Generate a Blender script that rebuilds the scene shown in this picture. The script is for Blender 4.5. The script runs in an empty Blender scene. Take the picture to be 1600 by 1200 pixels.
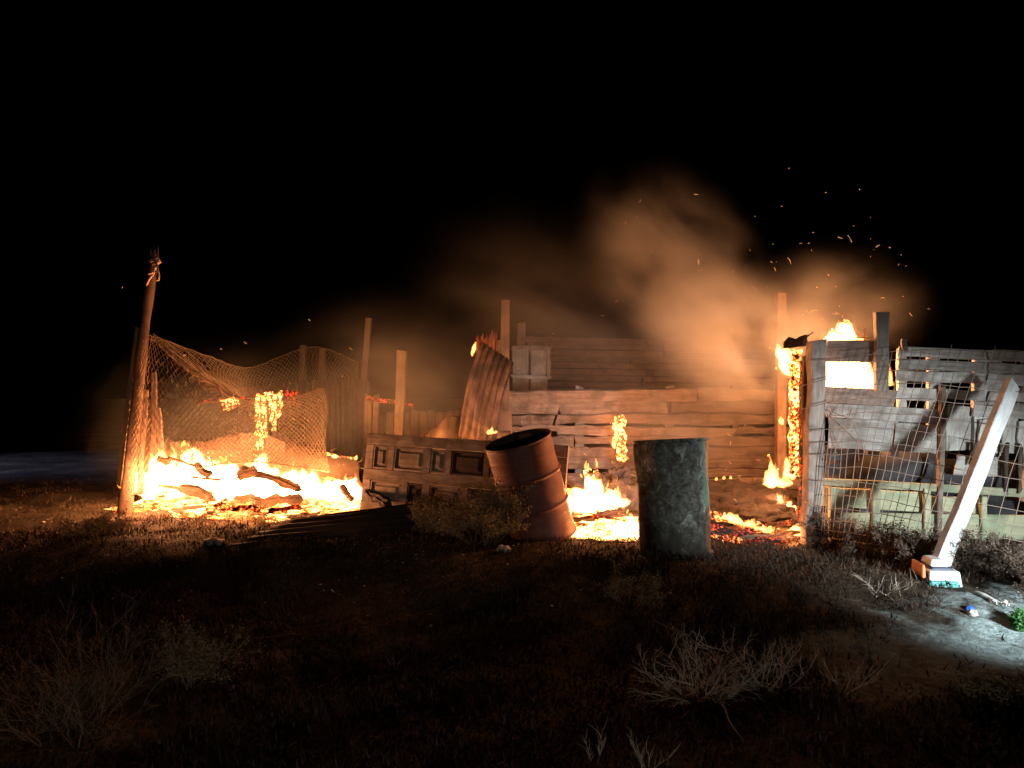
import bpy, bmesh, math, random
import numpy as np
from mathutils import Vector, Matrix, noise

random.seed(11)
rng = np.random.default_rng(11)
scene = bpy.context.scene
col = scene.collection

# ------------------------------------------------------------------ camera
FPX = 1256.0            # focal length in pixels of the 1600 px wide photograph
CAM_Z = 1.2
HORIZON = 620.0
PITCH = math.atan((600.0 - HORIZON) / FPX)      # looking very slightly up
cam_d = bpy.data.cameras.new("camera")
cam = bpy.data.objects.new("camera", cam_d)
col.objects.link(cam)
cam_d.sensor_width = 36.0
cam_d.lens = 36.0 * FPX / 1600.0
cam_d.clip_start = 0.05
cam_d.clip_end = 1500.0
cam.location = (0, 0, CAM_Z)
cam.rotation_euler = (math.pi / 2 - PITCH, 0, 0)
scene.camera = cam

# ------------------------------------------------------------------ night sky
world = bpy.data.worlds.new("World")
scene.world = world
world.use_nodes = True
wn = world.node_tree.nodes
wl = world.node_tree.links
wn.clear()
w_out = wn.new("ShaderNodeOutputWorld")
w_bg = wn.new("ShaderNodeBackground")
w_sky = wn.new("ShaderNodeTexSky")
w_sky.sky_type = 'NISHITA'
w_sky.sun_disc = False
w_sky.sun_elevation = math.radians(-9.0)
w_sky.sun_rotation = math.radians(200.0)
w_bg.inputs['Strength'].default_value = 0.02
wl.new(w_sky.outputs[0], w_bg.inputs['Color'])
wl.new(w_bg.outputs[0], w_out.inputs['Surface'])


def lamp(name, kind, loc, energy, color, radius=0.15, target=None, size=60, blend=0.6):
    d = bpy.data.lights.new(name, kind)
    d.energy = energy
    d.color = color
    if kind == 'SUN':
        d.angle = math.radians(0.5)
    else:
        d.shadow_soft_size = radius
    if kind == 'SPOT':
        d.spot_size = math.radians(size)
        d.spot_blend = blend
    o = bpy.data.objects.new(name, d)
    col.objects.link(o)
    o.location = loc
    if target is not None:
        o.rotation_euler = (Vector(target) - Vector(loc)).to_track_quat('-Z', 'Y').to_euler()
    return o


# moonlight, barely there
lamp("moon", 'SUN', (0, 0, 30), 0.004, (1.0, 0.95, 0.88), target=(3, 20, 0))
# the fire crew's hand torch to the right of the frame, and the headlamp of their vehicle behind the camera
COOL = (0.86, 0.97, 1.0)
lamp("torch", 'SPOT', (4.2, 2.2, 0.75), 1700, COOL, 0.16, target=(3.25, 5.15, 0.22), size=50, blend=1.0)
lamp("vehicle_headlamp", 'SPOT', (1.4, -7.0, 0.5), 480, (1.0, 0.95, 0.86), 0.10, target=(1.0, 6.5, 0.85), size=50, blend=0.8)
lamp("second_headlamp", 'SPOT', (-13.5, 12.0, 1.6), 1500, (0.45, 0.55, 1.0), 0.1, target=(-8.0, 14.5, 0), size=74, blend=1.0)

vs = scene.view_settings
scene.display_settings.display_device = 'sRGB'
vs.view_transform = 'Standard'
vs.look = 'None'
vs.exposure = 0.0
vs.gamma = 1.0
vs.use_curve_mapping = False
cy = scene.cycles
cy.max_bounces = 5
cy.diffuse_bounces = 2
cy.glossy_bounces = 2
cy.transmission_bounces = 2
cy.volume_bounces = 1
cy.transparent_max_bounces = 24
cy.sample_clamp_indirect = 1.5
cy.sample_clamp_direct = 0.0
cy.use_denoising = True
cy.volume_step_rate = 1.0
cy.volume_max_steps = 64
cy.caustics_reflective = False
cy.caustics_refractive = False


# ------------------------------------------------------------------ helpers
def gz(x, y):
    """height of the rough ground"""
    x = np.asarray(x, float)
    y = np.asarray(y, float)
    e = np.clip((0.7 - x) / 0.8, 0, 1)
    e = e * e * (3 - 2 * e)
    t = np.clip((5.75 + 1.05 * e - y) / 1.6, 0, 1)
    base = -(0.16 + 0.06 * e) * (t * t * (3 - 2 * t))
    n = (0.030 * np.sin(1.7 * x + 0.8 * np.sin(1.1 * y)) + 0.025 * np.sin(2.3 * y + 1.3 * np.sin(0.9 * x) + 1.0)
         + 0.012 * np.sin(5.1 * x + 3.7 * y) + 0.010 * np.sin(7.3 * y - 4.1 * x + 2.0) + 0.006 * np.sin(13.1 * x + 2 * np.sin(9 * y)))
    far = np.clip((y - 14) / 40, 0, 1) * 0.25 * np.sin(0.21 * x + 0.13 * y)
    return base + n * 0.8 + far


def gzf(x, y):
    return float(gz(x, y))


CA, SA = math.cos(PITCH), math.sin(PITCH)


def P(px, py, Y):
    """point at the distance Y from the camera that a pixel of the photograph looks at"""
    a = (px - 800.0) / FPX
    b = -(py - 600.0) / FPX
    d = Vector((a, CA + b * SA, -SA + b * CA))
    d *= Y / d.y
    return Vector((d.x, d.y, d.z + CAM_Z))


def G(px, py):
    """ground point under a pixel"""
    Y = 7.0
    for _ in range(40):
        p = P(px, py, Y)
        h = CAM_Z - p.z
        want = CAM_Z - gzf(p.x, p.y)
        Y = 0.5 * Y + 0.5 * Y * want / max(h, 0.02)
        Y = min(Y, 60)
    p = P(px, py, Y)
    p.z = gzf(p.x, p.y)
    return p


def tag(o, label=None, cat=None, group=None, kind=None):
    if label: o['label'] = label
    if cat: o['category'] = cat
    if group: o['group'] = group
    if kind: o['kind'] = kind
    return o


def empty(name, loc, label=None, cat=None, group=None):
    o = bpy.data.objects.new(name, None)
    o.empty_display_size = 0.1
    col.objects.link(o)
    o.location = loc
    tag(o, label, cat, group)
    return o


def link(name, me, mat, parent=None, M=None):
    o = bpy.data.objects.new(name, me)
    col.objects.link(o)
    if mat and not me.materials:
        me.materials.append(mat)
    M = M if M is not None else Matrix.Identity(4)
    if parent is not None:
        o.parent = parent
        M = world_of(parent).inverted() @ M
    o.matrix_local = M if parent is not None else M
    if parent is None:
        o.matrix_world = M
    return o


def world_of(o):
    M = Matrix.LocRotScale(o.location, o.rotation_euler, o.scale)
    if o.parent: M = world_of(o.parent) @ M
    return M


class MB:
    def __init__(self):
        self.v = []
        self.f = []

    def add(self, vs, fs):
        k = len(self.v)
        self.v.extend([tuple(a) for a in vs])
        self.f.extend([tuple(i + k for i in f) for f in fs])

    def tube(self, pts, rad, sides=6, cap=True, twist=0.0):
        pts = [Vector(p) for p in pts]
        n = len(pts)
        if not hasattr(rad, '__len__'): rad = [rad] * n
        vs, fs = [], []
        t0 = (pts[1] - pts[0]).normalized()
        up = Vector((0, 0, 1)) if abs(t0.z) < 0.9 else Vector((1, 0, 0))
        a = t0.cross(up).normalized()
        for i, p in enumerate(pts):
            if i == 0: t = t0
            elif i == n - 1: t = (pts[i] - pts[i - 1]).normalized()
            else: t = (pts[i + 1] - pts[i - 1]).normalized()
            a = (a - t * a.dot(t))
            if a.length < 1e-6: a = t.orthogonal()
            a.normalize()
            b = t.cross(a)
            for s in range(sides):
                an = 2 * math.pi * s / sides
                vs.append(p + (a * math.cos(an) + b * math.sin(an)) * rad[i])
        for i in range(n - 1):
            for s in range(sides):
                s2 = (s + 1) % sides
                fs.append((i * sides + s, i * sides + s2, (i + 1) * sides + s2, (i + 1) * sides + s))
        if cap:
            fs.append(tuple(range(sides - 1, -1, -1)))
            fs.append(tuple((n - 1) * sides + s for s in range(sides)))
        self.add(vs, fs)

    def mesh(self, name, smooth=False):
        me = bpy.data.meshes.new(name)
        me.from_pydata(self.v, [], self.f)
        if smooth:
            me.polygons.foreach_set('use_smooth', [True] * len(me.polygons))
        me.update()
        return me

    def build(self, name, mat, parent=None, smooth=False, M=None):
        return link(name, self.mesh(name, smooth), mat, parent, M)


def np_mesh(name, V, F, smooth=False):
    me = bpy.data.meshes.new(name)
    V = np.asarray(V, np.float32)
    F = np.asarray(F, np.int32)
    me.vertices.add(len(V))
    me.vertices.foreach_set('co', V.ravel())
    k = F.shape[1]
    me.loops.add(F.size)
    me.loops.foreach_set('vertex_index', F.ravel())
    me.polygons.add(len(F))
    me.polygons.foreach_set('loop_start', np.arange(0, F.size, k, dtype=np.int32))
    me.polygons.foreach_set('loop_total', np.full(len(F), k, np.int32))
    if smooth:
        me.polygons.foreach_set('use_smooth', np.ones(len(F), bool))
    me.update(calc_edges=True)
    me.validate()
    return me


def frame_axes(p0, p1, n):
    x = (p1 - p0).normalized()
    y = (n - x * n.dot(x)).normalized()
    z = x.cross(y)
    M = Matrix.Identity(4)
    M.col[0][:3] = x
    M.col[1][:3] = y
    M.col[2][:3] = z
    M.col[3][:3] = (p0 + p1) / 2
    return M, (p1 - p0).length


NFACE = Vector((0, -1, 0))


def board(name, p0, p1, w, t, mat, parent=None, n=NFACE, jag=0.006, segs=4, bow=0.0, taper=1.0, endjag=0.02, rnd=None, wane=0.0):
    """a sawn board: length along local X, thickness Y, width Z, slightly uneven edges and ends"""
    r = rnd or random
    M, L = frame_axes(Vector(p0), Vector(p1), n)
    vs, fs = [], []
    wn_a, wn_b = r.uniform(0, 50), r.uniform(0, 50)
    c = min(0.35 * t, 0.006)
    for i in range(segs + 1):
        u = i / segs
        xx = (u - 0.5) * L
        ww = w * (1 + (taper - 1) * u) / 2
        zt = ww + r.uniform(-jag, jag)
        zb = -ww + r.uniform(-jag, jag)
        if wane:
            zt += wane * noise.noise(Vector((u * L * 1.7, wn_a, 0)))
            zb += wane * noise.noise(Vector((u * L * 1.7, wn_b, 0)))
        yb = bow * 4 * u * (1 - u) + r.uniform(-1, 1) * jag * 0.4
        e1 = e2 = 0
        if i in (0, segs):
            e1, e2 = r.uniform(-endjag, endjag), r.uniform(-endjag, endjag)
        ring = [(xx + e1, t / 2 + yb - c, zt), (xx + e1, t / 2 + yb, zt - c), (xx + e2, t / 2 + yb, zb + c), (xx + e2, t / 2 + yb - c, zb),
                (xx + e2, -t / 2 + yb, zb), (xx + e1, -t / 2 + yb, zt)]
        vs += ring
    m = 6
    for i in range(segs):
        for s in range(m):
            s2 = (s + 1) % m
            fs.append((i * m + s, i * m + s2, (i + 1) * m + s2, (i + 1) * m + s))
    fs.append(tuple(range(m - 1, -1, -1)))
    fs.append(tuple(segs * m + s for s in range(m)))
    me = bpy.data.meshes.new(name)
    me.from_pydata(vs, [], fs)
    me.update()
    o = link(name, me, mat, parent, M)
    return o


def pxboard(name, a, b, hpx, d0, d1, t, mat, parent=None, **k):
    p0, p1 = P(a[0], a[1], d0), P(b[0], b[1], d1)
    w = hpx * (d0 + d1) / 2 / FPX
    return board(name, p0, p1, w, t, mat, parent, **k)


def slab_grid(grid, thick):
    """closed sheet from a grid of points, thick along the local normal"""
    n, m = len(grid), len(grid[0])
    A = np.array([[tuple(p) for p in row] for row in grid])
    du = np.gradient(A, axis=0)
    dv = np.gradient(A, axis=1)
    N = np.cross(du, dv)
    N /= np.linalg.norm(N, axis=2, keepdims=True) + 1e-9
    B = A + N * thick
    V = np.concatenate([A.reshape(-1, 3), B.reshape(-1, 3)])
    k = n * m
    F = []
    for i in range(n - 1):
        for j in range(m - 1):
            q = (i * m + j, i * m + j + 1, (i + 1) * m + j + 1, (i + 1) * m + j)
            F.append(q)
            F.append(tuple(k + x for x in reversed(q)))
    bd = [j for j in range(m)] + [i * m + m - 1 for i in range(1, n)] + [(n - 1) * m + j for j in range(m - 2, -1, -1)] + [i * m for i in range(n - 2, 0, -1)]
    for a in range(len(bd)):
        b = (a + 1) % len(bd)
        F.append((bd[a], bd[a] + k, bd[b] + k, bd[b]))
    return V, np.array(F)


def corrugated(name, c00, c10, c11, c01, waves, amp, mat, parent=None, rows=8, jag=0.0, curl=0.0, smooth=True, seed=0):
    """corrugated sheet between four corners; ridges run from the 00-10 edge to the 01-11 edge"""
    r = random.Random(seed)
    c00, c10, c11, c01 = (Vector(c) for c in (c00, c10, c11, c01))
    nrm = (c10 - c00).cross(c01 - c00).normalized()
    if nrm.y > 0: nrm = -nrm
    nu = waves * 8
    grid = []
    jt = [r.uniform(-jag, jag) for _ in range(nu + 1)]
    jb = [r.uniform(-jag, jag) for _ in range(nu + 1)]
    for j in range(rows + 1):
        row = []
        for i in range(nu + 1):
            u = i / nu
            v = j / rows
            v2 = v + (1 - v) * jt[i] + v * jb[i]
            p = c00 * (1 - u) * (1 - v2) + c10 * u * (1 - v2) + c11 * u * v2 + c01 * (1 - u) * v2
            p = p + nrm * (amp * math.sin(2 * math.pi * waves * u) + curl * math.sin(math.pi * v) + 0.012 * noise.noise(Vector((u * 4, v * 4, seed))))
            row.append(p)
        grid.append(row)
    V, F = slab_grid(grid, 0.004)
    return link(name, np_mesh(name, V, F, smooth), mat, parent)


# ------------------------------------------------------------------ materials
def new_mat(name):
    m = bpy.data.materials.new(name)
    m.use_nodes = True
    n = m.node_tree.nodes
    n.clear()
    out = n.new("ShaderNodeOutputMaterial")
    return m, n, m.node_tree.links, out


def ramp(n, stops):
    r = n.new("ShaderNodeValToRGB")
    e = r.color_ramp.elements
    while len(e) > 1: e.remove(e[-1])
    e[0].position, e[0].color = stops[0][0], (*stops[0][1], 1)
    for p, c in stops[1:]:
        x = e.new(p)
        x.color = (*c, 1)
    return r


def wood(name, dark, light, stain=None, rough=0.85, scale=(1.4, 9, 16), bump=0.5, rand=0.35):
    m, n, l, out = new_mat(name)
    b = n.new("ShaderNodeBsdfPrincipled")
    tc = n.new("ShaderNodeTexCoord")
    oi = n.new("ShaderNodeObjectInfo")
    add = n.new("ShaderNodeVectorMath"); add.operation = 'ADD'
    mul = n.new("ShaderNodeVectorMath"); mul.operation = 'SCALE'
    mul.inputs['Scale'].default_value = 37.0
    cx = n.new("ShaderNodeCombineXYZ")
    for i in range(3): l.new(oi.outputs['Random'], cx.inputs[i])
    l.new(cx.outputs[0], mul.inputs[0])
    l.new(tc.outputs['Object'], add.inputs[0]); l.new(mul.outputs[0], add.inputs[1])
    mp = n.new("ShaderNodeMapping")
    mp.inputs['Scale'].default_value = scale
    l.new(add.outputs[0], mp.inputs[0])
    nz = n.new("ShaderNodeTexNoise")
    nz.inputs['Scale'].default_value = 3.0
    nz.inputs['Detail'].default_value = 8
    nz.inputs['Roughness'].default_value = 0.7
    nz.inputs['Distortion'].default_value = 0.6
    l.new(mp.outputs[0], nz.inputs['Vector'])
    rp = ramp(n, [(0.28, dark), (0.5, tuple((a + c) / 2 for a, c in zip(dark, light))), (0.72, light)])
    l.new(nz.outputs['Fac'], rp.inputs[0])
    nz2 = n.new("ShaderNodeTexNoise")
    nz2.inputs['Scale'].default_value = 5.0
    nz2.inputs['Detail'].default_value = 6
    l.new(add.outputs[0], nz2.inputs['Vector'])
    mx = n.new("ShaderNodeMix"); mx.data_type = 'RGBA'; mx.blend_type = 'MIX'
    rs = ramp(n, [(0.48, (0, 0, 0)), (0.62, (1, 1, 1))])
    l.new(nz2.outputs['Fac'], rs.inputs[0])
    l.new(rs.outputs[0], mx.inputs[0])
    st = stain if stain else tuple(c * 0.55 for c in dark)
    l.new(rp.outputs[0], mx.inputs[6])
    mx.inputs[7].default_value = (*st, 1)
    mfac = n.new("ShaderNodeMath"); mfac.operation = 'MULTIPLY'; mfac.inputs[1].default_value = 0.55
    l.new(rs.outputs[0], mfac.inputs[0]); l.new(mfac.outputs[0], mx.inputs[0])
    hsv = n.new("ShaderNodeHueSaturation")
    mr = n.new("ShaderNodeMapRange")
    mr.inputs['To Min'].default_value = 1 - rand
    mr.inputs['To Max'].default_value = 1 + rand
    l.new(oi.outputs['Random'], mr.inputs['Value'])
    l.new(mr.outputs[0], hsv.inputs['Value'])
    l.new(mx.outputs[2], hsv.inputs['Color'])
    l.new(hsv.outputs[0], b.inputs['Base Color'])
    b.inputs['Roughness'].default_value = rough
    bp = n.new("ShaderNodeBump")
    bp.inputs['Strength'].default_value = bump
    bp.inputs['Distance'].default_value = 0.006
    l.new(nz.outputs['Fac'], bp.inputs['Height'])
    l.new(bp.outputs[0], b.inputs['Normal'])
    l.new(b.outputs[0], out.inputs[0])
    return m


def blotch(name, stops, scale=4.0, detail=10, rough=0.7, metallic=0.0, bump=0.3, stretch=(1, 1, 1), fine=None, dist=0.4):
    m, n, l, out = new_mat(name)
    b = n.new("ShaderNodeBsdfPrincipled")
    tc = n.new("ShaderNodeTexCoord")
    mp = n.new("ShaderNodeMapping")
    mp.inputs['Scale'].default_value = stretch
    l.new(tc.outputs['Object'], mp.inputs[0])
    nz = n.new("ShaderNodeTexNoise")
    nz.inputs['Scale'].default_value = scale
    nz.inputs['Detail'].default_value = detail
    nz.inputs['Roughness'].default_value = 0.68
    nz.inputs['Distortion'].default_value = dist
    l.new(mp.outputs[0], nz.inputs['Vector'])
    rp = ramp(n, stops)
    l.new(nz.outputs['Fac'], rp.inputs[0])
    c = rp.outputs[0]
    if fine:
        nf = n.new("ShaderNodeTexNoise")
        nf.inputs['Scale'].default_value = fine
        nf.inputs['Detail'].default_value = 4
        l.new(tc.outputs['Object'], nf.inputs['Vector'])
        rf = ramp(n, [(0.3, (0.55, 0.55, 0.55)), (0.7, (1.35, 1.35, 1.35))])
        l.new(nf.outputs['Fac'], rf.inputs[0])
        mx = n.new("ShaderNodeMix"); mx.data_type = 'RGBA'; mx.blend_type = 'MULTIPLY'
        mx.inputs[0].default_value = 1
        l.new(c, mx.inputs[6]); l.new(rf.outputs[0], mx.inputs[7])
        c = mx.outputs[2]
    l.new(c, b.inputs['Base Color'])
    b.inputs['Roughness'].default_value = rough
    b.inputs['Metallic'].default_value = metallic
    if bump:
        bp = n.new("ShaderNodeBump")
        bp.inputs['Strength'].default_value = bump
        bp.inputs['Distance'].default_value = 0.01
        l.new(nz.outputs['Fac'], bp.inputs['Height'])
        l.new(bp.outputs[0], b.inputs['Normal'])
    l.new(b.outputs[0], out.inputs[0])
    return m


def ember(name, strength=8.0, amount=0.5, scale=16.0, stretch=(1, 1, 1), red=False):
    """charred wood whose cracks and edges glow"""
    m, n, l, out = new_mat(name)
    b = n.new("ShaderNodeBsdfPrincipled")
    tc = n.new("ShaderNodeTexCoord")
    mp = n.new("ShaderNodeMapping")
    mp.inputs['Scale'].default_value = stretch
    l.new(tc.outputs['Object'], mp.inputs[0])
    nz = n.new("ShaderNodeTexNoise")
    nz.inputs['Scale'].default_value = scale
    nz.inputs['Detail'].default_value = 5
    nz.inputs['Roughness'].default_value = 0.62
    nz.inputs['Distortion'].default_value = 0.8
    l.new(mp.outputs[0], nz.inputs['Vector'])
    lo = 0.62 - 0.3 * amount
    if red:
        rp = ramp(n, [(lo, (0, 0, 0)), (lo + 0.06, (0.10, 0.004, 0.0)), (lo + 0.14, (0.6, 0.05, 0.008)), (lo + 0.24, (1.0, 0.30, 0.06))])
    else:
        rp = ramp(n, [(lo, (0, 0, 0)), (lo + 0.04, (0.12, 0.008, 0.001)), (lo + 0.10, (0.7, 0.13, 0.02)), (lo + 0.20, (1.0, 0.50, 0.15))])
    nf = n.new("ShaderNodeTexNoise")
    nf.inputs['Scale'].default_value = scale * 3.3
    nf.inputs['Detail'].default_value = 3
    l.new(mp.outputs[0], nf.inputs['Vector'])
    mxf = n.new("ShaderNodeMix")
    mxf.inputs[0].default_value = 0.42
    l.new(nz.outputs['Fac'], mxf.inputs[2]); l.new(nf.outputs['Fac'], mxf.inputs[3])
    l.new(mxf.outputs[0], rp.inputs[0])
    l.new(rp.outputs[0], b.inputs['Emission Color'])
    b.inputs['Emission Strength'].default_value = strength
    b.inputs['Base Color'].default_value = (0.018, 0.014, 0.012, 1)
    b.inputs['Roughness'].default_value = 0.95
    bp = n.new("ShaderNodeBump")
    bp.inputs['Strength'].default_value = 0.8
    bp.inputs['Distance'].default_value = 0.01
    l.new(nz.outputs['Fac'], bp.inputs['Height'])
    l.new(bp.outputs[0], b.inputs['Normal'])
    l.new(b.outputs[0], out.inputs[0])
    m.cycles.emission_sampling = 'NONE'
    return m


def plain(name, c, rough=0.8, metallic=0.0):
    m, n, l, out = new_mat(name)
    b = n.new("ShaderNodeBsdfPrincipled")
    b.inputs['Base Color'].default_value = (*c, 1)
    b.inputs['Roughness'].default_value = rough
    b.inputs['Metallic'].default_value = metallic
    l.new(b.outputs[0], out.inputs[0])
    return m


def leafy(name, a, b_, rough=0.9):
    m, n, l, out = new_mat(name)
    b = n.new("ShaderNodeBsdfPrincipled")
    g = n.new("ShaderNodeNewGeometry")
    rp = ramp(n, [(0.0, a), (1.0, b_)])
    l.new(g.outputs['Random Per Island'], rp.inputs[0])
    l.new(rp.outputs[0], b.inputs['Base Color'])
    b.inputs['Roughness'].default_value = rough
    b.inputs['Specular IOR Level'].default_value = 0.15
    l.new(b.outputs[0], out.inputs[0])
    return m


def flame_mat(name, color, strength):
    m, n, l, out = new_mat(name)
    e = n.new("ShaderNodeEmission")
    e.inputs['Color'].default_value = (*color, 1)
    e.inputs['Strength'].default_value = strength
    l.new(e.outputs[0], out.inputs['Volume'])
    m.cycles.emission_sampling = 'NONE'
    return m


M_FLAME = flame_mat("flame_gas", (1.0, 0.36, 0.075), 46.0)
M_FLAME_HOT = flame_mat("flame_gas_hot", (1.0, 0.43, 0.13), 120.0)
M_FRINGE = flame_mat("flame_gas_fringe", (1.0, 0.24, 0.035), 7.0)
M_FLAME_SMALL = flame_mat("flame_gas_small", (1.0, 0.36, 0.085), 130.0)
M_SPARK, _n, _l, _o = new_mat("spark")
_e = _n.new("ShaderNodeEmission"); _e.inputs[0].default_value = (1, 0.42, 0.12, 1); _e.inputs[1].default_value = 1.6
_l.new(_e.outputs[0], _o.inputs[0]); M_SPARK.cycles.emission_sampling = 'NONE'

M_WHITEWOOD = wood("whitewashed_wood", (0.25, 0.23, 0.205), (0.60, 0.58, 0.54), (0.13, 0.105, 0.085), rand=0.2)
M_SCORCHWOOD = wood("scorched_whitewashed_wood", (0.17, 0.115, 0.085), (0.46, 0.37, 0.32), (0.055, 0.03, 0.022), rand=0.08)
M_GREYWOOD = wood("grey_weathered_wood", (0.17, 0.145, 0.12), (0.38, 0.34, 0.29), (0.10, 0.08, 0.065))
M_SLABWOOD = wood("slab_wood", (0.11, 0.075, 0.055), (0.34, 0.255, 0.20), (0.045, 0.03, 0.022), scale=(1.0, 6, 9), bump=0.9, rand=0.25)
M_POSTWOOD = wood("brown_post_wood", (0.09, 0.055, 0.035), (0.24, 0.16, 0.10), (0.05, 0.03, 0.02), scale=(1, 6, 9), rand=0.1)
M_DARKWOOD = wood("dark_wood", (0.035, 0.025, 0.018), (0.11, 0.08, 0.055))
M_GREENWOOD = wood("faded_green_wood", (0.24, 0.24, 0.15), (0.42, 0.40, 0.26), (0.14, 0.24, 0.16), rand=0.2)
M_BRACE = wood("white_painted_wood", (0.42, 0.42, 0.41), (0.78, 0.78, 0.78), (0.27, 0.25, 0.23), scale=(1.6, 7, 9), rand=0.05)
M_DOORWOOD = wood("peeling_door_paint", (0.11, 0.075, 0.05), (0.36, 0.31, 0.26), (0.07, 0.04, 0.025), scale=(2, 9, 9), rand=0.15)
M_DOORCHAR = wood("scorched_door_panel", (0.025, 0.014, 0.010), (0.09, 0.05, 0.032), rand=0.1)
M_RUST = blotch("rusty_sheet", [(0.3, (0.11, 0.035, 0.015)), (0.5, (0.22, 0.085, 0.04)), (0.7, (0.30, 0.17, 0.10))], 3.0, rough=0.75, bump=0.2)
M_SOOTRUST = blotch("sooty_rusted_sheet", [(0.38, (0.022, 0.015, 0.011)), (0.5, (0.10, 0.05, 0.03)), (0.62, (0.24, 0.15, 0.10))], 1.7, rough=0.6, bump=0.2)
M_REDRUST = blotch("red_rusted_sheet", [(0.3, (0.20, 0.045, 0.02)), (0.55, (0.42, 0.11, 0.05)), (0.75, (0.5, 0.2, 0.1))], 4.0, rough=0.7)
M_TIN = blotch("soot_stained_tin", [(0.3, (0.05, 0.035, 0.025)), (0.55, (0.13, 0.09, 0.06)), (0.75, (0.2, 0.15, 0.11))], 2.5, rough=0.75)
M_SHEET = blotch("torn_sheet_metal", [(0.3, (0.24, 0.15, 0.09)), (0.6, (0.42, 0.28, 0.17)), (0.8, (0.5, 0.36, 0.24))], 3.0, rough=0.7)
M_TORN = blotch("dull_torn_sheet", [(0.3, (0.10, 0.06, 0.04)), (0.6, (0.20, 0.13, 0.085)), (0.8, (0.28, 0.19, 0.13))], 4.0, rough=0.75)
M_SCORCH = blotch("scorched_sheet_metal", [(0.3, (0.035, 0.020, 0.013)), (0.6, (0.075, 0.042, 0.027)), (0.8, (0.12, 0.075, 0.05))], 5.0, rough=0.8)
M_DARKTIN = blotch("blackened_roof_sheet", [(0.3, (0.010, 0.008, 0.007)), (0.7, (0.035, 0.026, 0.02))], 3.0, rough=0.75)
M_DRUMRED = blotch("rusted_red_drum_steel", [(0.25, (0.045, 0.022, 0.018)), (0.46, (0.15, 0.045, 0.03)), (0.58, (0.21, 0.068, 0.045)), (0.72, (0.10, 0.048, 0.036)), (0.8, (0.17, 0.075, 0.05))], 3.2, rough=0.6, bump=0.12)
M_DRUMIN = blotch("sooty_drum_inside", [(0.3, (0.012, 0.008, 0.006)), (0.7, (0.05, 0.022, 0.015))], 5, rough=0.9)
def green_drum_paint():
    m = blotch("flaking_green_drum_paint", [(0.30, (0.045, 0.036, 0.03)), (0.45, (0.115, 0.106, 0.09)), (0.53, (0.16, 0.165, 0.138)), (0.59, (0.18, 0.205, 0.17)), (0.63, (0.44, 0.45, 0.40))],
               13.0, detail=12, rough=0.65, bump=0.25, stretch=(1, 1, 0.8), fine=45, dist=0.8)
    n, l = m.node_tree.nodes, m.node_tree.links
    b = next(x for x in n if x.type == 'BSDF_PRINCIPLED')
    src = b.inputs['Base Color'].links[0].from_socket
    tc = n.new("ShaderNodeTexCoord")
    sep = n.new("ShaderNodeSeparateXYZ"); l.new(tc.outputs['Object'], sep.inputs[0])
    nz = n.new("ShaderNodeTexNoise"); nz.inputs['Scale'].default_value = 5; nz.inputs['Detail'].default_value = 8
    l.new(tc.outputs['Object'], nz.inputs['Vector'])
    # a teal streak down one side
    dt = n.new("ShaderNodeVectorMath"); dt.operation = 'DOT_PRODUCT'; dt.inputs[1].default_value = (0.80, -0.60, 0)
    l.new(tc.outputs['Object'], dt.inputs[0])
    ma = n.new("ShaderNodeMath"); ma.operation = 'MULTIPLY_ADD'; ma.inputs[1].default_value = 0.03
    l.new(nz.outputs['Fac'], ma.inputs[0]); l.new(dt.outputs['Value'], ma.inputs[2])
    r1 = ramp(n, [(0.2855, (0, 0, 0)), (0.291, (0.7, 0.7, 0.7))])
    l.new(ma.outputs[0], r1.inputs[0])
    m1 = n.new("ShaderNodeMix"); m1.data_type = 'RGBA'
    l.new(r1.outputs[0], m1.inputs[0]); l.new(src, m1.inputs[6]); m1.inputs[7].default_value = (0.17, 0.30, 0.24, 1)
    # darker towards the bottom, with a noisy edge
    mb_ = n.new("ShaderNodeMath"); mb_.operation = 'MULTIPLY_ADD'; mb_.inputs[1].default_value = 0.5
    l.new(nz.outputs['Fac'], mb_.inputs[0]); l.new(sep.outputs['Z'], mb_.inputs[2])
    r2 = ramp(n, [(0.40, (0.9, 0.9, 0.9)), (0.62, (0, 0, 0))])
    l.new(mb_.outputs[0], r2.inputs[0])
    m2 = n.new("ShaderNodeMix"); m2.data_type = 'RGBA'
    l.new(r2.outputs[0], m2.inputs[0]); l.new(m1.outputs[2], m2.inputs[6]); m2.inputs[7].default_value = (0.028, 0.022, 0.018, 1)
    l.new(m2.outputs[2], b.inputs['Base Color'])
    b.inputs['Roughness'].default_value = 0.85
    b.inputs['Specular IOR Level'].default_value = 0.15
    return m


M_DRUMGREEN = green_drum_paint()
M_CHAR = blotch("charcoal", [(0.3, (0.012, 0.009, 0.008)), (0.7, (0.05, 0.036, 0.028))], 14, rough=0.95, bump=0.8)
M_BURNTWOOD = wood("half_burnt_wood", (0.05, 0.028, 0.016), (0.20, 0.12, 0.07), (0.02, 0.014, 0.01))
M_ASH = blotch("ash_heap", [(0.3, (0.05, 0.035, 0.026)), (0.6, (0.12, 0.085, 0.065)), (0.8, (0.2, 0.16, 0.13))], 9, rough=1.0, bump=1.0)
M_EMBER = ember("glowing_embers", 8.0, 0.46, 12.0)
M_EMBER_HOT = ember("white_hot_embers", 12.0, 0.80, 13.0)
M_EMBER_BED = ember("coal_bed_embers", 10.0, 0.72, 5.0)
M_EMBER_RAG = ember("glowing_fragments", 11.0, 0.62, 15.0)
M_EMBER_STRIP = ember("glowing_upright_embers", 11.0, 0.62, 14.0)
M_EMBER_RED = ember("red_embers", 5.0, 0.42, 14.0, red=True)
M_EMBER_DIM = ember("dull_embers", 5.0, 0.40, 20.0, red=True)
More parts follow.
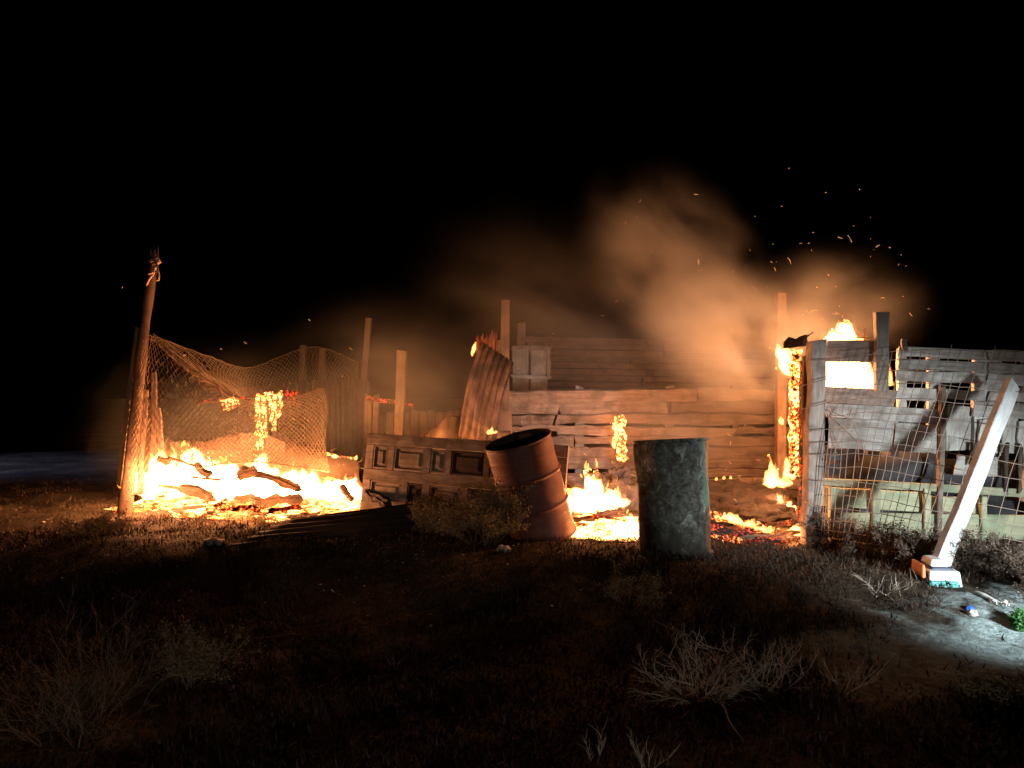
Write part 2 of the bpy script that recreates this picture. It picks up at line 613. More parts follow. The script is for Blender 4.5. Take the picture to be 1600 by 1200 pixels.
M_POLE = wood("bare_pole_wood", (0.07, 0.04, 0.024), (0.24, 0.15, 0.10), (0.03, 0.018, 0.012), scale=(3, 3, 0.5), bump=1.0)
M_WIRE = plain("rusty_wire", (0.26, 0.19, 0.15), 0.6, 0.2)
M_NET = plain("net_cord", (0.27, 0.185, 0.12), 0.8)
M_NETDIM = plain("dim_net_cord", (0.10, 0.07, 0.048), 0.85)  # net cord copy with the far net's dimness put into its colour
M_ROPE = plain("frayed_rope", (0.55, 0.38, 0.26), 0.9)
M_TWIG = leafy("bleached_twigs", (0.22, 0.18, 0.14), (0.46, 0.39, 0.32))
M_TWIGDARK = leafy("dry_twigs", (0.10, 0.075, 0.055), (0.24, 0.185, 0.14))
M_LEAF = leafy("dusty_scrub_leaves", (0.13, 0.10, 0.055), (0.30, 0.25, 0.15))
M_LEAFDARK = leafy("dark_scrub_leaves", (0.05, 0.035, 0.025), (0.15, 0.105, 0.08))
M_COVER = leafy("dry_ground_cover", (0.022, 0.015, 0.011), (0.095, 0.064, 0.045))
M_STONE = blotch("pale_stone", [(0.3, (0.38, 0.33, 0.28)), (0.7, (0.62, 0.56, 0.5))], 8, rough=0.9)
M_PLASTIC = blotch("dirty_white_plastic", [(0.32, (0.5, 0.52, 0.53)), (0.5, (0.74, 0.76, 0.77)), (0.75, (0.82, 0.83, 0.84))], 5, rough=0.4, bump=0.1)
M_ORANGE = plain("orange_plastic", (0.55, 0.16, 0.035), 0.5)
M_DARKPLASTIC = plain("dark_blue_plastic", (0.02, 0.03, 0.06), 0.5)
M_TEAL = plain("teal_plastic", (0.06, 0.30, 0.28), 0.5)
M_BLUE = plain('blue_scrap', (0.03, 0.12, 0.45), 0.5)
M_GREENLEAF = leafy('green_weed', (0.03, 0.10, 0.03), (0.08, 0.2, 0.06))
M_TARP = blotch("blue_grey_tarpaulin", [(0.35, (0.006, 0.005, 0.005)), (0.55, (0.014, 0.015, 0.02)), (0.75, (0.05, 0.06, 0.08))], 4, rough=0.7)


def ground_material():
    m, n, l, out = new_mat("dry_soil")
    b = n.new("ShaderNodeBsdfPrincipled")
    tc = n.new("ShaderNodeTexCoord")
    n1 = n.new("ShaderNodeTexNoise"); n1.inputs['Scale'].default_value = 1.1; n1.inputs['Detail'].default_value = 10; n1.inputs['Roughness'].default_value = 0.65
    n2 = n.new("ShaderNodeTexNoise"); n2.inputs['Scale'].default_value = 22; n2.inputs['Detail'].default_value = 8; n2.inputs['Roughness'].default_value = 0.7
    for q in (n1, n2): l.new(tc.outputs['Object'], q.inputs['Vector'])
    r1 = ramp(n, [(0.35, (0.036, 0.027, 0.020)), (0.52, (0.08, 0.060, 0.044)), (0.68, (0.17, 0.13, 0.10))])
    l.new(n1.outputs['Fac'], r1.inputs[0])
    r2 = ramp(n, [(0.3, (0.45, 0.45, 0.45)), (0.7, (1.4, 1.4, 1.4))])
    l.new(n2.outputs['Fac'], r2.inputs[0])
    mx = n.new("ShaderNodeMix"); mx.data_type = 'RGBA'; mx.blend_type = 'MULTIPLY'; mx.inputs[0].default_value = 1
    l.new(r1.outputs[0], mx.inputs[6]); l.new(r2.outputs[0], mx.inputs[7])
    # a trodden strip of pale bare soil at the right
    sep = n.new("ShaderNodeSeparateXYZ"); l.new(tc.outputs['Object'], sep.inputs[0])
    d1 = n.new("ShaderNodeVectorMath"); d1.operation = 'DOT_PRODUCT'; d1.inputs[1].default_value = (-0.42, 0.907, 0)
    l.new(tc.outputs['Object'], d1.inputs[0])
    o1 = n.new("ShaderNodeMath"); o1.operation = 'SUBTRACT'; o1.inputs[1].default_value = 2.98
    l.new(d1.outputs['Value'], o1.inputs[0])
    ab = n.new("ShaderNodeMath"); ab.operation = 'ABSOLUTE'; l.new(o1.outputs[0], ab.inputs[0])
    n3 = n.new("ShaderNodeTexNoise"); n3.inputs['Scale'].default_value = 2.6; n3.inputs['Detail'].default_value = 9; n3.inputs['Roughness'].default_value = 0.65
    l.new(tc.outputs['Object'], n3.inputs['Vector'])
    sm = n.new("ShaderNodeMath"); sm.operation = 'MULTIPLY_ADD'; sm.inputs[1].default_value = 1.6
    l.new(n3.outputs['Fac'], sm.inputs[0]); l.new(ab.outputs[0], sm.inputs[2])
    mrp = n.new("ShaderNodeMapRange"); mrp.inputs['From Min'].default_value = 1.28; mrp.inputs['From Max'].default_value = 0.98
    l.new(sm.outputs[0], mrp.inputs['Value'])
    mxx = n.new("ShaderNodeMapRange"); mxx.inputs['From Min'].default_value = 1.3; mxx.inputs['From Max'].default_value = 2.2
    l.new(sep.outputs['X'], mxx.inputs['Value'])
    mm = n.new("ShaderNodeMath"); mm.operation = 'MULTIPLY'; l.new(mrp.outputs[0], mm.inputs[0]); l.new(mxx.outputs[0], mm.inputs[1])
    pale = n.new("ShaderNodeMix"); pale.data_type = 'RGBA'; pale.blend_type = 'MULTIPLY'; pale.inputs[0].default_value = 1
    pale.inputs[6].default_value = (0.34, 0.42, 0.42, 1); l.new(r2.outputs[0], pale.inputs[7])  # the torchlight's cyan cast is put into the soil colour
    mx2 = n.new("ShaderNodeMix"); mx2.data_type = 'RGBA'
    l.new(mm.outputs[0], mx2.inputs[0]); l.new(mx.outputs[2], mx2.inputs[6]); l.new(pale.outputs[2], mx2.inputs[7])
    l.new(mx2.outputs[2], b.inputs['Base Color'])
    b.inputs['Roughness'].default_value = 1.0
    b.inputs['Specular IOR Level'].default_value = 0.1
    ad = n.new("ShaderNodeMath"); ad.operation = 'MULTIPLY_ADD'; ad.inputs[1].default_value = 0.35
    l.new(n2.outputs['Fac'], ad.inputs[0]); l.new(n1.outputs['Fac'], ad.inputs[2])
    bp = n.new("ShaderNodeBump"); bp.inputs['Strength'].default_value = 1.0; bp.inputs['Distance'].default_value = 0.08
    l.new(ad.outputs[0], bp.inputs['Height']); l.new(bp.outputs[0], b.inputs['Normal'])
    l.new(b.outputs[0], out.inputs[0])
    return m


# ------------------------------------------------------------------ ground
def axis_coords(lo, hi, step, far):
    a = list(np.arange(lo, hi + 1e-6, step))
    s, x = step, hi
    while x < far:
        s *= 1.3; x += s; a.append(x)
    s, x, pre = step, lo, []
    while x > -far:
        s *= 1.3; x -= s; pre.append(x)
    return np.array(pre[::-1] + a)


xs = axis_coords(-7, 6, 0.07, 400)
ys = axis_coords(1.5, 13, 0.07, 400)
X, Y = np.meshgrid(xs, ys)
Z = gz(X, Y)
nx, ny = len(xs), len(ys)
idx = np.arange(nx * ny).reshape(ny, nx)
F = np.stack([idx[:-1, :-1], idx[:-1, 1:], idx[1:, 1:], idx[1:, :-1]], -1).reshape(-1, 4)
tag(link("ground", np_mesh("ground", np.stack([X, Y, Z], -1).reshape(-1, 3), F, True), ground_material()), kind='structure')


# ------------------------------------------------------------------ back plank wall across the yard
def slab_wall():
    r = random.Random(5)
    root = empty("plank_wall", P(1000, 745, 9.9), "long low wall of rough horizontal slab planks behind the two drums", "wall")
    # uprights behind the planks
    for px in (775, 905, 1045, 1150, 1245):
        d = 10.12 - (px - 770) / 480 * 0.5
        board("post", P(px, 604, d), P(px, 774, d), 0.11, 0.09, M_GREYWOOD, root, rnd=r)
    y = 607.0
    k = 0
    while y < 764:
        h = r.choice([14, 17, 19, 21])
        cuts = [768 + r.uniform(-14, 12)]
        for c in sorted(r.sample([872, 905, 948, 968, 1010, 1046, 1098, 1150], 1 + (k % 2))):
            cuts.append(c + r.uniform(-8, 8))
        cuts.append(1258)
        for a, b in zip(cuts, cuts[1:]):
            if b - a < 30: continue
            def dd(px): return 10.0 - (px - 770) / 480 * 0.5 + (0.022 if k % 2 else 0) + r.uniform(-0.02, 0.01)
            o0, o1 = r.uniform(-3.5, 3.5), r.uniform(-3.5, 3.5)
            sag = 4 * math.sin((a - 770) / 480 * math.pi)
            pxboard("plank", (a + 1.5, y + h / 2 + o0 + sag * 0.5), (b - 1.5, y + h / 2 + o1 + sag * 0.6), h + r.uniform(-4.0, 2.2), dd(a), dd(b), r.uniform(0.02, 0.045), M_SLABWOOD, root,
                    jag=0.014, segs=13, endjag=0.04, bow=r.uniform(-0.03, 0.02), rnd=r, n=Vector((0, -1, r.uniform(-0.5, 0.25))), wane=0.03)
        y += h
        k += 1
    return root


slab_wall()


def cladding(name, x0, x1, ytop0, ytop1, ybot, d, rows, mat, label, cat, base):
    r = random.Random(int(x0))
    root = empty(name, P((x0 + x1) / 2, base, d), label, cat)
    for i in range(rows):
        h = (ybot - (ytop0 + ytop1) / 2) / rows
        a = ytop0 + (i + 0.5) * h + r.uniform(-0.5, 0.5)
        b = ytop1 + (i + 0.5) * h * (ybot - ytop1) / (ybot - ytop0) + r.uniform(-0.5, 0.5)
        mid = x0 + (x1 - x0) * r.uniform(0.35, 0.65)
        my = a + (b - a) * (mid - x0) / (x1 - x0)
        pxboard("plank", (x0, a), (mid - 1, my), h - 0.9, d, d, 0.025, mat, root, jag=0.004, rnd=r)
        pxboard("plank", (mid + 1, my), (x1, b), h - 0.9, d, d, 0.025, mat, root, jag=0.004, rnd=r)
    for px in (x0 + 6, x1 - 6):
        board("post", P(px, (ytop0 if px < (x0 + x1) / 2 else ytop1) + 2, d + 0.08), P(px, base, d + 0.08), 0.1, 0.1, mat, root, rnd=r)
    return root


cladding("shed_wall", 822, 1216, 525, 534, 738, 12.3, 21, M_POSTWOOD, "dark boarded shed wall rising behind the rough plank wall", "shed wall", 745)
# pale shutter-like panel hung on the shed
r_ = empty("cupboard_door", P(830, 750, 11.6), "pale two-board cupboard door propped up behind the rusty sheets", "cupboard door")
for a, b in ((801, 826), (829, 856)):
    board("panel", P((a + b) / 2, 541, 11.6), P((a + b) / 2, 750, 11.6), (b - a) * 11.6 / FPX, 0.025, M_GREYWOOD, r_)
board("rail", P(799, 543, 11.55), P(861, 545, 11.55), 0.05, 0.03, M_SLABWOOD, r_)
board("rail", P(799, 588, 11.55), P(861, 590, 11.55), 0.05, 0.03, M_GREYWOOD, r_)
board("stile", P(858, 546, 11.55), P(857, 590, 11.55), 0.05, 0.03, M_SLABWOOD, r_)


def simple_post(name, a, b, wpx, d, mat, label, t=0.10, cat="post", group=None, db=None):
    o = board(name, P(*a, d), P(*b, db or d), wpx * d / FPX, t, mat, None, jag=0.004, segs=5, endjag=0.012)
    return tag(o, label, cat, group)


simple_post("wooden_post", (790, 470), (788, 776), 14, 9.75, M_POSTWOOD, "tall square post standing up beside the rusty corrugated sheets")
simple_post("wooden_post", (815, 505), (813, 748), 13, 11.9, M_DARKWOOD, "short dark post end showing over the pale cupboard door")
simple_post("wooden_post", (1220, 459), (1220, 796), 14, 8.7, M_POSTWOOD, "square post rising out of the smoke left of the burning corner")
simple_post("wooden_post", (577, 497), (556, 760), 10, 11.0, M_DARKWOOD, "slanting thin post behind the far end of the netting")
simple_post("wooden_post", (628, 548), (620, 774), 14, 9.9, M_POSTWOOD, "squat square post above the smouldering board in mid yard")
simple_post("wooden_post", (474, 540), (471, 756), 9, 11.2, M_DARKWOOD, "leftmost dim post holding up the sagging back netting")
simple_post("wooden_post", (504, 545), (502, 756), 9, 11.2, M_DARKWOOD, "dim post holding the back netting, next to the tin wall")

# tin wall in the middle of the yard
r_ = empty("tin_wall", P(500, 735, 11.5), "dark corrugated tin wall seen between the netting and the door", "tin wall")
xx = [372, 420, 468, 512, 545, 578]
yy = [606, 600, 598, 592, 590, 596]
for i in range(len(xx) - 1):
    d = 11.45 + 0.02 * (i % 2)
    corrugated("corrugated_sheet", P(xx[i] - 2, yy[i], d), P(xx[i + 1] + 2, yy[i + 1], d), P(xx[i + 1] + 2, 756, d), P(xx[i] - 2, 756, d), 5, 0.010, M_TIN, r_, rows=5, jag=0.015, seed=i)

# pale uprights and the smouldering board
r_ = empty("boarded_pen", P(640, 745, 10.3), "low dark pen of upright boards with two pale end boards, left of the torn sheet", "pen")
rr = random.Random(3)
for k, px in enumerate(range(596, 736, 13)):
    board("board", P(px, 641 + rr.uniform(-2, 3), 10.4), P(px, 766, 10.4), 12 * 10.4 / FPX, 0.025, M_TIN if k % 3 else M_DARKWOOD, r_, rnd=rr)
for px, w in ((575, 11), (588, 9)):
    board("end_board", P(px, 616, 10.2), P(px - 3, 769, 10.2), w * 10.2 / FPX, 0.03, M_POSTWOOD, r_, rnd=rr)
o = pxboard("smouldering_board", (574, 622), (646, 634), 6, 10.1, 10.0, 0.05, M_EMBER_DIM, None)
tag(o, "charred board with a line of glowing embers along its top edge, above the pen", "board")

# torn pale sheet
def torn_sheet():
    top = [(652, 684), (662, 677), (672, 672), (684, 668), (690, 660), (697, 653), (704, 648), (716, 650), (730, 644), (745, 646), (760, 642), (778, 640), (800, 642)]
    grid = []
    for j in range(6):
        row = []
        for i, (x, y) in enumerate(top):
            v = j / 5
            dp = 9.35 + 0.10 * math.sin(i * 0.9) * (1 - v) + 0.03 * math.sin(j * 2 + i)
            row.append(P(x + 3 * math.sin(j + i) * 0.4, y + (783 - y) * v, dp))
        grid.append(row)
    V, F = slab_grid(grid, 0.004)
    return tag(link("torn_sheet", np_mesh("torn_sheet", V, F, False), M_TORN), "crumpled pale sheet with a torn stepped top edge behind the panelled door", "metal sheet")


torn_sheet()
# hanging rusty sheet and upright red sheet
o = corrugated("corrugated_sheet", P(752, 533, 9.45), P(803, 567, 9.25), P(776, 694, 9.15), P(716, 682, 9.3), 6, 0.013, M_SOOTRUST, None, rows=10, jag=0.012, curl=0.09, seed=9)
tag(o, "bent rusty corrugated sheet hanging askew with its upper corner alight", "roof sheet")
o = corrugated("corrugated_sheet", P(744, 531, 9.9), P(777, 516, 9.9), P(784, 774, 9.9), P(752, 774, 9.9), 5, 0.012, M_REDRUST, None, rows=6, jag=0.03, seed=4)
tag(o, "upright red rusted sheet standing just left of the tall square post", "roof sheet")
simple_post("pale_batten", (779, 532), (782, 775), 7, 9.85, M_SLABWOOD, "narrow pale batten between the red sheet and the tall post", 0.03, "batten")

# ------------------------------------------------------------------ panelled door lying on its side
def panel_door():
    TL, TR = P(576, 677, 8.05), P(889, 697, 7.3)
    x = (TR - TL); L = x.length; x.normalize()
    back = Vector((-x.y, x.x, 0)).normalized()
    if back.y < 0: back = -back
    Hh = 0.80
    z = (Vector((0, 0, 1)) - x * x.z)
    z = (z + back * 0.13).normalized()
    y = z.cross(x)
    M = Matrix.Identity(4)
    M.col[0][:3] = x; M.col[1][:3] = y; M.col[2][:3] = z
    M.col[3][:3] = TL - z * Hh
    root = bpy.data.objects.new("panel_door", None)
    col.objects.link(root)
    root.matrix_world = M
    tag(root, "peeling panelled door lying on its long edge behind the red drum", "door")
    RT = 0.04

    def bx(name, u0, u1, v0, v1, y0, y1, mat):
        mb = MB()
        jr = lambda: random.uniform(-0.002, 0.002)
        n = 6
        vs, fs = [], []
        for i in range(n + 1):
            u = u0 + (u1 - u0) * i / n
            e = 0.004
            vs += [(u, y0 + e, v1 + jr()), (u, y0, v1 - e), (u, y0, v0 + e), (u, y0 + e, v0 + jr()), (u, y1, v0), (u, y1, v1)]
        for i in range(n):
            for s in range(6):
                fs.append((i * 6 + s, (i + 1) * 6 + s, (i + 1) * 6 + (s + 1) % 6, i * 6 + (s + 1) % 6))
        fs.append(tuple(range(6))); fs.append(tuple(n * 6 + s for s in range(5, -1, -1)))
        mb.add(vs, fs)
        o = mb.build(name, mat)
        o.parent = root
        o.matrix_local = Matrix.Identity(4)
        return o

    # y: negative faces the camera (y axis points back)
    rows = [(0.14, 0.345, [(0.085, 0.43), (0.50, 0.66), (0.74, 1.06), (1.14, 1.48), (1.56, 1.95)]), (0.455, 0.69, [(0.085, 0.255), (0.32, 0.655), (0.72, 0.88), (0.94, 1.28), (1.34, 1.56), (1.64, 1.95)])]
    bx("rail", 0, L, 0.695, Hh, -RT / 2, RT / 2, M_DOORWOOD)
    bx("rail", 0, L, 0.348, 0.452, -RT / 2, RT / 2, M_DOORWOOD)
    bx("rail", 0, L, 0, 0.137, -RT / 2, RT / 2, M_DOORWOOD)
    for v0, v1, pan in rows:
        edges = [0.002] + [e for p in pan for e in p] + [L - 0.002]
        for i in range(0, len(edges), 2):
            bx("stile", edges[i], edges[i + 1], v0 - 0.002, v1 + 0.002, -RT / 2 + 0.001, RT / 2 - 0.001, M_DOORWOOD)
        for k, (u0, u1) in enumerate(pan):
            mb = MB()
            ds = [(0.0, -0.012), (0.018, -0.016), (0.022, 0.006), (0.045, 0.006), (0.062, -0.010), (0.062, -0.010)]
            vs, fs = [], []
            for ins, yy_ in ds:
                vs += [(u0 + ins, yy_, v0 + ins), (u1 - ins, yy_, v0 + ins), (u1 - ins, yy_, v1 - ins), (u0 + ins, yy_, v1 - ins)]
            for a in range(len(ds) - 1):
                for s in range(4):
                    fs.append((a * 4 + s, a * 4 + (s + 1) % 4, (a + 1) * 4 + (s + 1) % 4, (a + 1) * 4 + s))
            q = (len(ds) - 1) * 4
            fs.append((q, q + 1, q + 2, q + 3))
            vs += [(u0, 0.014, v0), (u1, 0.014, v0), (u1, 0.014, v1), (u0, 0.014, v1)]
            w = len(vs) - 4
            fs.append((w + 3, w + 2, w + 1, w))
            for s in range(4): fs.append((w + s, w + (s + 1) % 4, (s + 1) % 4, s))
            mb.add(vs, fs)
            ch = (v0 > 0.4 and k in (3,)) or (v0 < 0.4 and k in (1, 3))
            o = mb.build("panel", M_DOORCHAR if ch else M_DOORWOOD)
            o.parent = root
            o.matrix_local = Matrix.Identity(4)
            if ch: o['label'] = "blackened scorched panel"
    return root


panel_door()

# ------------------------------------------------------------------ oil drums
def drum(name, label, mat, matin, base, axis, R=0.286, H=0.88, open_top=True, spin=0.0, dents=0.006, hoop=0.017, taper=0.0):
    zx = Vector(axis).normalized()
    xx_ = Vector((math.cos(spin), math.sin(spin), 0))
    xx_ = (xx_ - zx * xx_.dot(zx)).normalized()
    yy_ = zx.cross(xx_)
    M = Matrix.Identity(4)
    M.col[0][:3] = xx_; M.col[1][:3] = yy_; M.col[2][:3] = zx; M.col[3][:3] = base
    root = bpy.data.objects.new(name, None); col.objects.link(root)
    root.matrix_world = M
    tag(root, label, "oil drum", "old oil drums in front of the fire")
    S = 56

    def lathe(nm, prof, m, closed=False, dent=0.0):
        vs, fs = [], []
        for (r0, z0) in prof:
            for s in range(S):
                a = 2 * math.pi * s / S
                rr_ = r0
                if dent and 0.06 < z0 < H - 0.02:
                    rr_ += dent * noise.noise(Vector((math.cos(a) * 1.6, math.sin(a) * 1.6, z0 * 3))) * 2
                vs.append((rr_ * math.cos(a), rr_ * math.sin(a), z0))
        n = len(prof)
        for i in range(n if closed else n - 1):
            i2 = (i + 1) % n
            for s in range(S):
                s2 = (s + 1) % S
                fs.append((i * S + s, i * S + s2, i2 * S + s2, i2 * S + s))
        me = bpy.data.meshes.new(nm)
        me.from_pydata(vs, [], fs); me.update()
        me.polygons.foreach_set('use_smooth', [True] * len(me.polygons))
        me.materials.append(m)
        o = bpy.data.objects.new(nm, me); col.objects.link(o); o.parent = root
        return o
    prof = [(R - 0.004, 0.0), (R, 0.012)]
    zs = np.linspace(0.03, H - 0.02, 120)
    for z_ in zs:
        rr_ = R - 0.004
        for zc in (H * 0.345, H * 0.655):
            rr_ += hoop * math.exp(-((z_ - zc) / 0.011) ** 2)
        for zc in (H * 0.15, H * 0.25, H * 0.45, H * 0.55, H * 0.75, H * 0.85):
            rr_ += (0.0016) * math.exp(-((z_ - zc) / 0.010) ** 2)
        prof.append((rr_, z_))
    prof.append((R - 0.004, H))
    prof = [(r0 * (1 - taper * (1 - z0 / H)), z0) for r0, z0 in prof]
    lathe("body", prof, mat, dent=dents)
    lathe("inside", [(R - 0.0075, H), (R - 0.012, H * 0.7), (R - 0.012, 0.05), (R * 0.5, 0.04), (0.002, 0.04)] if open_top else [(R - 0.006, H - 0.012), (R * 0.6, H - 0.010), (R * 0.3, H - 0.012), (0.002, H - 0.011)], matin)
    if not open_top: root.children[-1].name = "lid"
    lathe("base", [(R - 0.006, 0.004), (R * 0.5, 0.006), (0.002, 0.006)], mat)
    for z_ in ((H - 0.004, 0.008) if taper == 0 else (H - 0.004,)):
        ring = [(R + 0.004 * math.cos(t), z_ + 0.009 * math.sin(t)) for t in np.linspace(0, 2 * math.pi, 7)[:-1]]
        lathe("rim", ring, mat, True)
    return root


bp_ = P(850, 838, 6.95); bp_.z = gzf(bp_.x, bp_.y) - 0.02
tp_ = P(808, 683, 6.80)
drum("oil_drum", "rusty red open-topped drum leaning to the left beside the dry shrub", M_DRUMRED, M_DRUMIN, bp_, tp_ - bp_, spin=0.4)
bp_ = P(1059, 878, 6.12); bp_.z = gzf(bp_.x, bp_.y) - 0.03
tp_ = P(1048, 694, 6.185)
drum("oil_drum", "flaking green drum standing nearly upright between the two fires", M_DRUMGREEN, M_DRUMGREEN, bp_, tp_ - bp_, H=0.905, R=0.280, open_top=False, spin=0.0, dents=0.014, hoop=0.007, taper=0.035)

# ------------------------------------------------------------------ left corner: pole, boards, netting
pole_b = P(192, 806, 8.2); pole_b.z = gzf(pole_b.x, pole_b.y) - 0.1
pole_t = P(241, 396, 8.25)
root = empty("tall_pole", (pole_b.x, pole_b.y, pole_b.z + 0.1), "tall leaning round pole with a splintered top at the left end of the netting", "pole")
mb = MB()
pts, rad = [], []
for i in range(17):
    t = i / 16
    p = pole_b.lerp(pole_t, t) + Vector((0.012 * math.sin(t * 7), 0, 0))
    pts.append(p); rad.append(0.070 - 0.026 * t + 0.004 * math.sin(t * 23) + 0.006 * noise.noise(Vector((t * 14, 0, 0))))
mb.tube(pts, rad, 12)
mb.build("trunk", M_POLE, root, smooth=True)
mb = MB()
for k in range(6):
    a = k * 1.05
    o0 = pole_t + Vector((0.03 * math.cos(a), 0.03 * math.sin(a), -0.03))
    mb.tube([o0, o0 + Vector((0.012 * math.cos(a), 0.012 * math.sin(a), random.uniform(0.05, 0.11)))], [0.018, 0.002], 5)
mb.build("splintered_tip", M_DARKWOOD, root)
mb = MB()
mb.tube([P(236, 405, 8.18), P(246, 410, 8.15), P(241, 425, 8.16), P(232, 428, 8.18)], 0.012, 6)
lp = [P(243, 410, 8.14), P(246, 418, 8.1), P(248.5, 430, 8.1), P(248, 438, 8.1), P(245, 438.5, 8.1), P(243, 424, 8.13), P(233, 437, 8.15), P(229, 446, 8.2)]
mb.tube(lp, 0.009, 5)
mb.tube([P(235, 408, 8.17), P(247, 403, 8.15), P(250, 409, 8.16), P(238, 414, 8.15)], 0.017, 6)
mb.build("rope", M_ROPE, root, smooth=True)

o = pxboard("leaning_board", (216, 514), (186, 757), 10, 8.45, 8.4, 0.035, M_DARKWOOD, None)
tag(o, "dark narrow board leaning just left of the tall pole", "board")
for a, b, w, mt, lb in (((241, 580), (240, 700), 7, M_SLABWOOD, "pale stick standing nearest the tall pole's right side"),
                        ((228, 612), (219, 770), 9, M_SLABWOOD, "upright plank against the right side of the tall pole"),
                        ((246, 640), (252, 705), 8, M_SLABWOOD, "short pale lath at the rear of the burning corner"),
                        ((237, 625), (228, 740), 7, M_BURNTWOOD, "scorched lath between the pale sticks by the tall pole")):
    o = pxboard("burning_stick", a, b, w, 8.35, 8.3, 0.03, mt, None, jag=0.008)
    tag(o, lb, "stick", "sticks standing beside the tall pole")


def catmull(row, u):
    n = len(row) - 1
    s = min(max(u * n, 0), n - 1e-6)
    i = int(s); t = s - i
    g = lambda k: np.array(row[min(max(k, 0), n)], float)
    p0, p1, p2, p3 = g(i - 1), g(i), g(i + 1), g(i + 2)
    return 0.5 * ((2 * p1) + (-p0 + p2) * t + (2 * p0 - 5 * p1 + 4 * p2 - p3) * t * t + (-p0 + 3 * p1 - 3 * p2 + p3) * t ** 3)


def netting(name, ctrl, nu, nv, rad, mat, label, seed, skip=0.02, extra=None):
    r = random.Random(seed)
    pts = {}
    for j in range(nv + 1):
        rowc = [catmull([c[i] for c in ctrl], j / nv) for i in range(len(ctrl[0]))]
        for i in range(nu + 1):
            u = (i + 0.5 * (j % 2)) / (nu + 0.5)
            q = catmull(rowc, u)
            p = P(q[0] + r.uniform(-1, 1) * 0.8, q[1] + r.uniform(-1, 1) * 0.8, q[2] + r.uniform(-1, 1) * 0.012)
            pts[i, j] = p
    mb = MB()
    for j in range(nv):
        for i in range(nu + 1):
            o_ = (1 if j % 2 else -1)
            for i2 in (i, i + o_):
                if 0 <= i2 <= nu and r.random() > skip:
                    mb.tube([pts[i, j], pts[i2, j + 1]], rad, 3, cap=False)
    # border cords
    for j in (0, nv):
        mb.tube([pts[i, j] for i in range(nu + 1)], rad * 1.8, 4)
    if extra: extra(mb, r)
    return tag(mb.build(name, mat), label, "netting")


def ridge(mb, r):
    base = [(238, 526, 8.25), (262, 548, 8.2), (290, 574, 8.18), (318, 592, 8.2), (345, 606, 8.25), (366, 622, 8.3)]
    for k in range(16):
        pts = []
        for s in range(13):
            q = catmull(base, s / 12)
            pts.append(P(q[0] + r.uniform(-5, 5), q[1] + r.uniform(-6, 5), q[2] + r.uniform(-0.05, 0.05)))
        mb.tube(pts, 0.0038, 3, cap=False)


netting("netting", [[(236, 526, 8.25), (290, 572, 8.2), (365, 620, 8.3), (440, 625, 8.6), (506, 606, 8.9)],
                    [(224, 600, 8.2), (296, 622, 8.05), (372, 645, 8.1), (445, 652, 8.5), (513, 640, 8.9)],
                    [(214, 690, 8.12), (296, 680, 7.95), (378, 684, 8.0), (450, 690, 8.3), (508, 690, 8.8)],
                    [(205, 775, 8.08), (296, 735, 7.95), (385, 722, 8.0), (455, 728, 8.2), (515, 738, 8.7)]],
        40, 34, 0.0032, M_NET, "cord netting draped from the tall pole across the left fire", 2, extra=ridge)
netting("netting", [[(240, 524, 8.3), (330, 558, 9.0), (390, 574, 9.7), (470, 545, 10.8), (508, 545, 10.8), (560, 566, 10.9)],
                    [(290, 570, 8.5), (345, 590, 9.2), (400, 598, 9.8), (470, 580, 10.8), (510, 580, 10.8), (560, 592, 10.9)],
                    [(340, 605, 8.8), (380, 620, 9.4), (420, 628, 9.9), (475, 620, 10.8), (515, 618, 10.8), (562, 622, 10.9)]],
        58, 18, 0.0024, M_NETDIM, "sagging far netting strung on dim posts behind the left fire", 3)
netting("netting", [[(216, 530, 8.33), (228, 528, 8.12)], [(205, 610, 8.3), (222, 612, 8.06)], [(195, 700, 8.28), (212, 705, 8.04)], [(188, 780, 8.25), (206, 785, 8.02)]],
        3, 44, 0.003, M_NET, "narrow strip of netting wrapped round the foot of the tall pole", 4)

# charred rail and what hangs from it above the left fire
o = pxboard("charred_rail", (306, 629), (466, 613), 5, 8.7, 9.0, 0.04, M_EMBER_DIM, None, jag=0.006, segs=8)
tag(o, "thin charred rail glowing red across the netting", "rail")


def hanging(name, pieces, mat, label, cat):
    root = empty(name, P(pieces[0][0][0], pieces[0][0][1], pieces[0][3]), label, cat)
    for a, b, w, d in pieces:
        pxboard("splinter", a, b, w, d, d, 0.03, mat, root, jag=0.015, segs=7, endjag=0.03)
    return root


hanging("burning_rags", [((404, 614), (402, 682), 7, 8.75), ((412, 614), (414, 686), 9, 8.78), ((421, 614), (424, 662), 6, 8.76), ((430, 613), (428, 676), 6, 8.8), ((438, 612), (436, 652), 5, 8.8)],
        M_EMBER_RAG, "glowing strips hanging from the middle of the charred rail", "burning strips")
hanging("burning_rags", [((448, 613), (447, 632), 6, 8.9), ((456, 612), (457, 634), 7, 8.9), ((463, 611), (463, 630), 4, 8.95)],
        M_EMBER_RED, "red glowing strips hanging from the right end of the charred rail", "burning strips")
hanging("burning_rags", [((348, 624), (352, 636), 9, 8.72), ((359, 622), (362, 640), 11, 8.74), ((368, 622), (372, 636), 7, 8.74)],
        M_EMBER_RAG, "glowing lump hanging from the left part of the charred rail", "burning strips")
hanging("burning_rags", [((402, 690), (400, 712), 5, 8.7), ((408, 688), (409, 712), 6, 8.7)],
        M_EMBER_RAG, "last glowing strips just above the left flames", "burning strips")

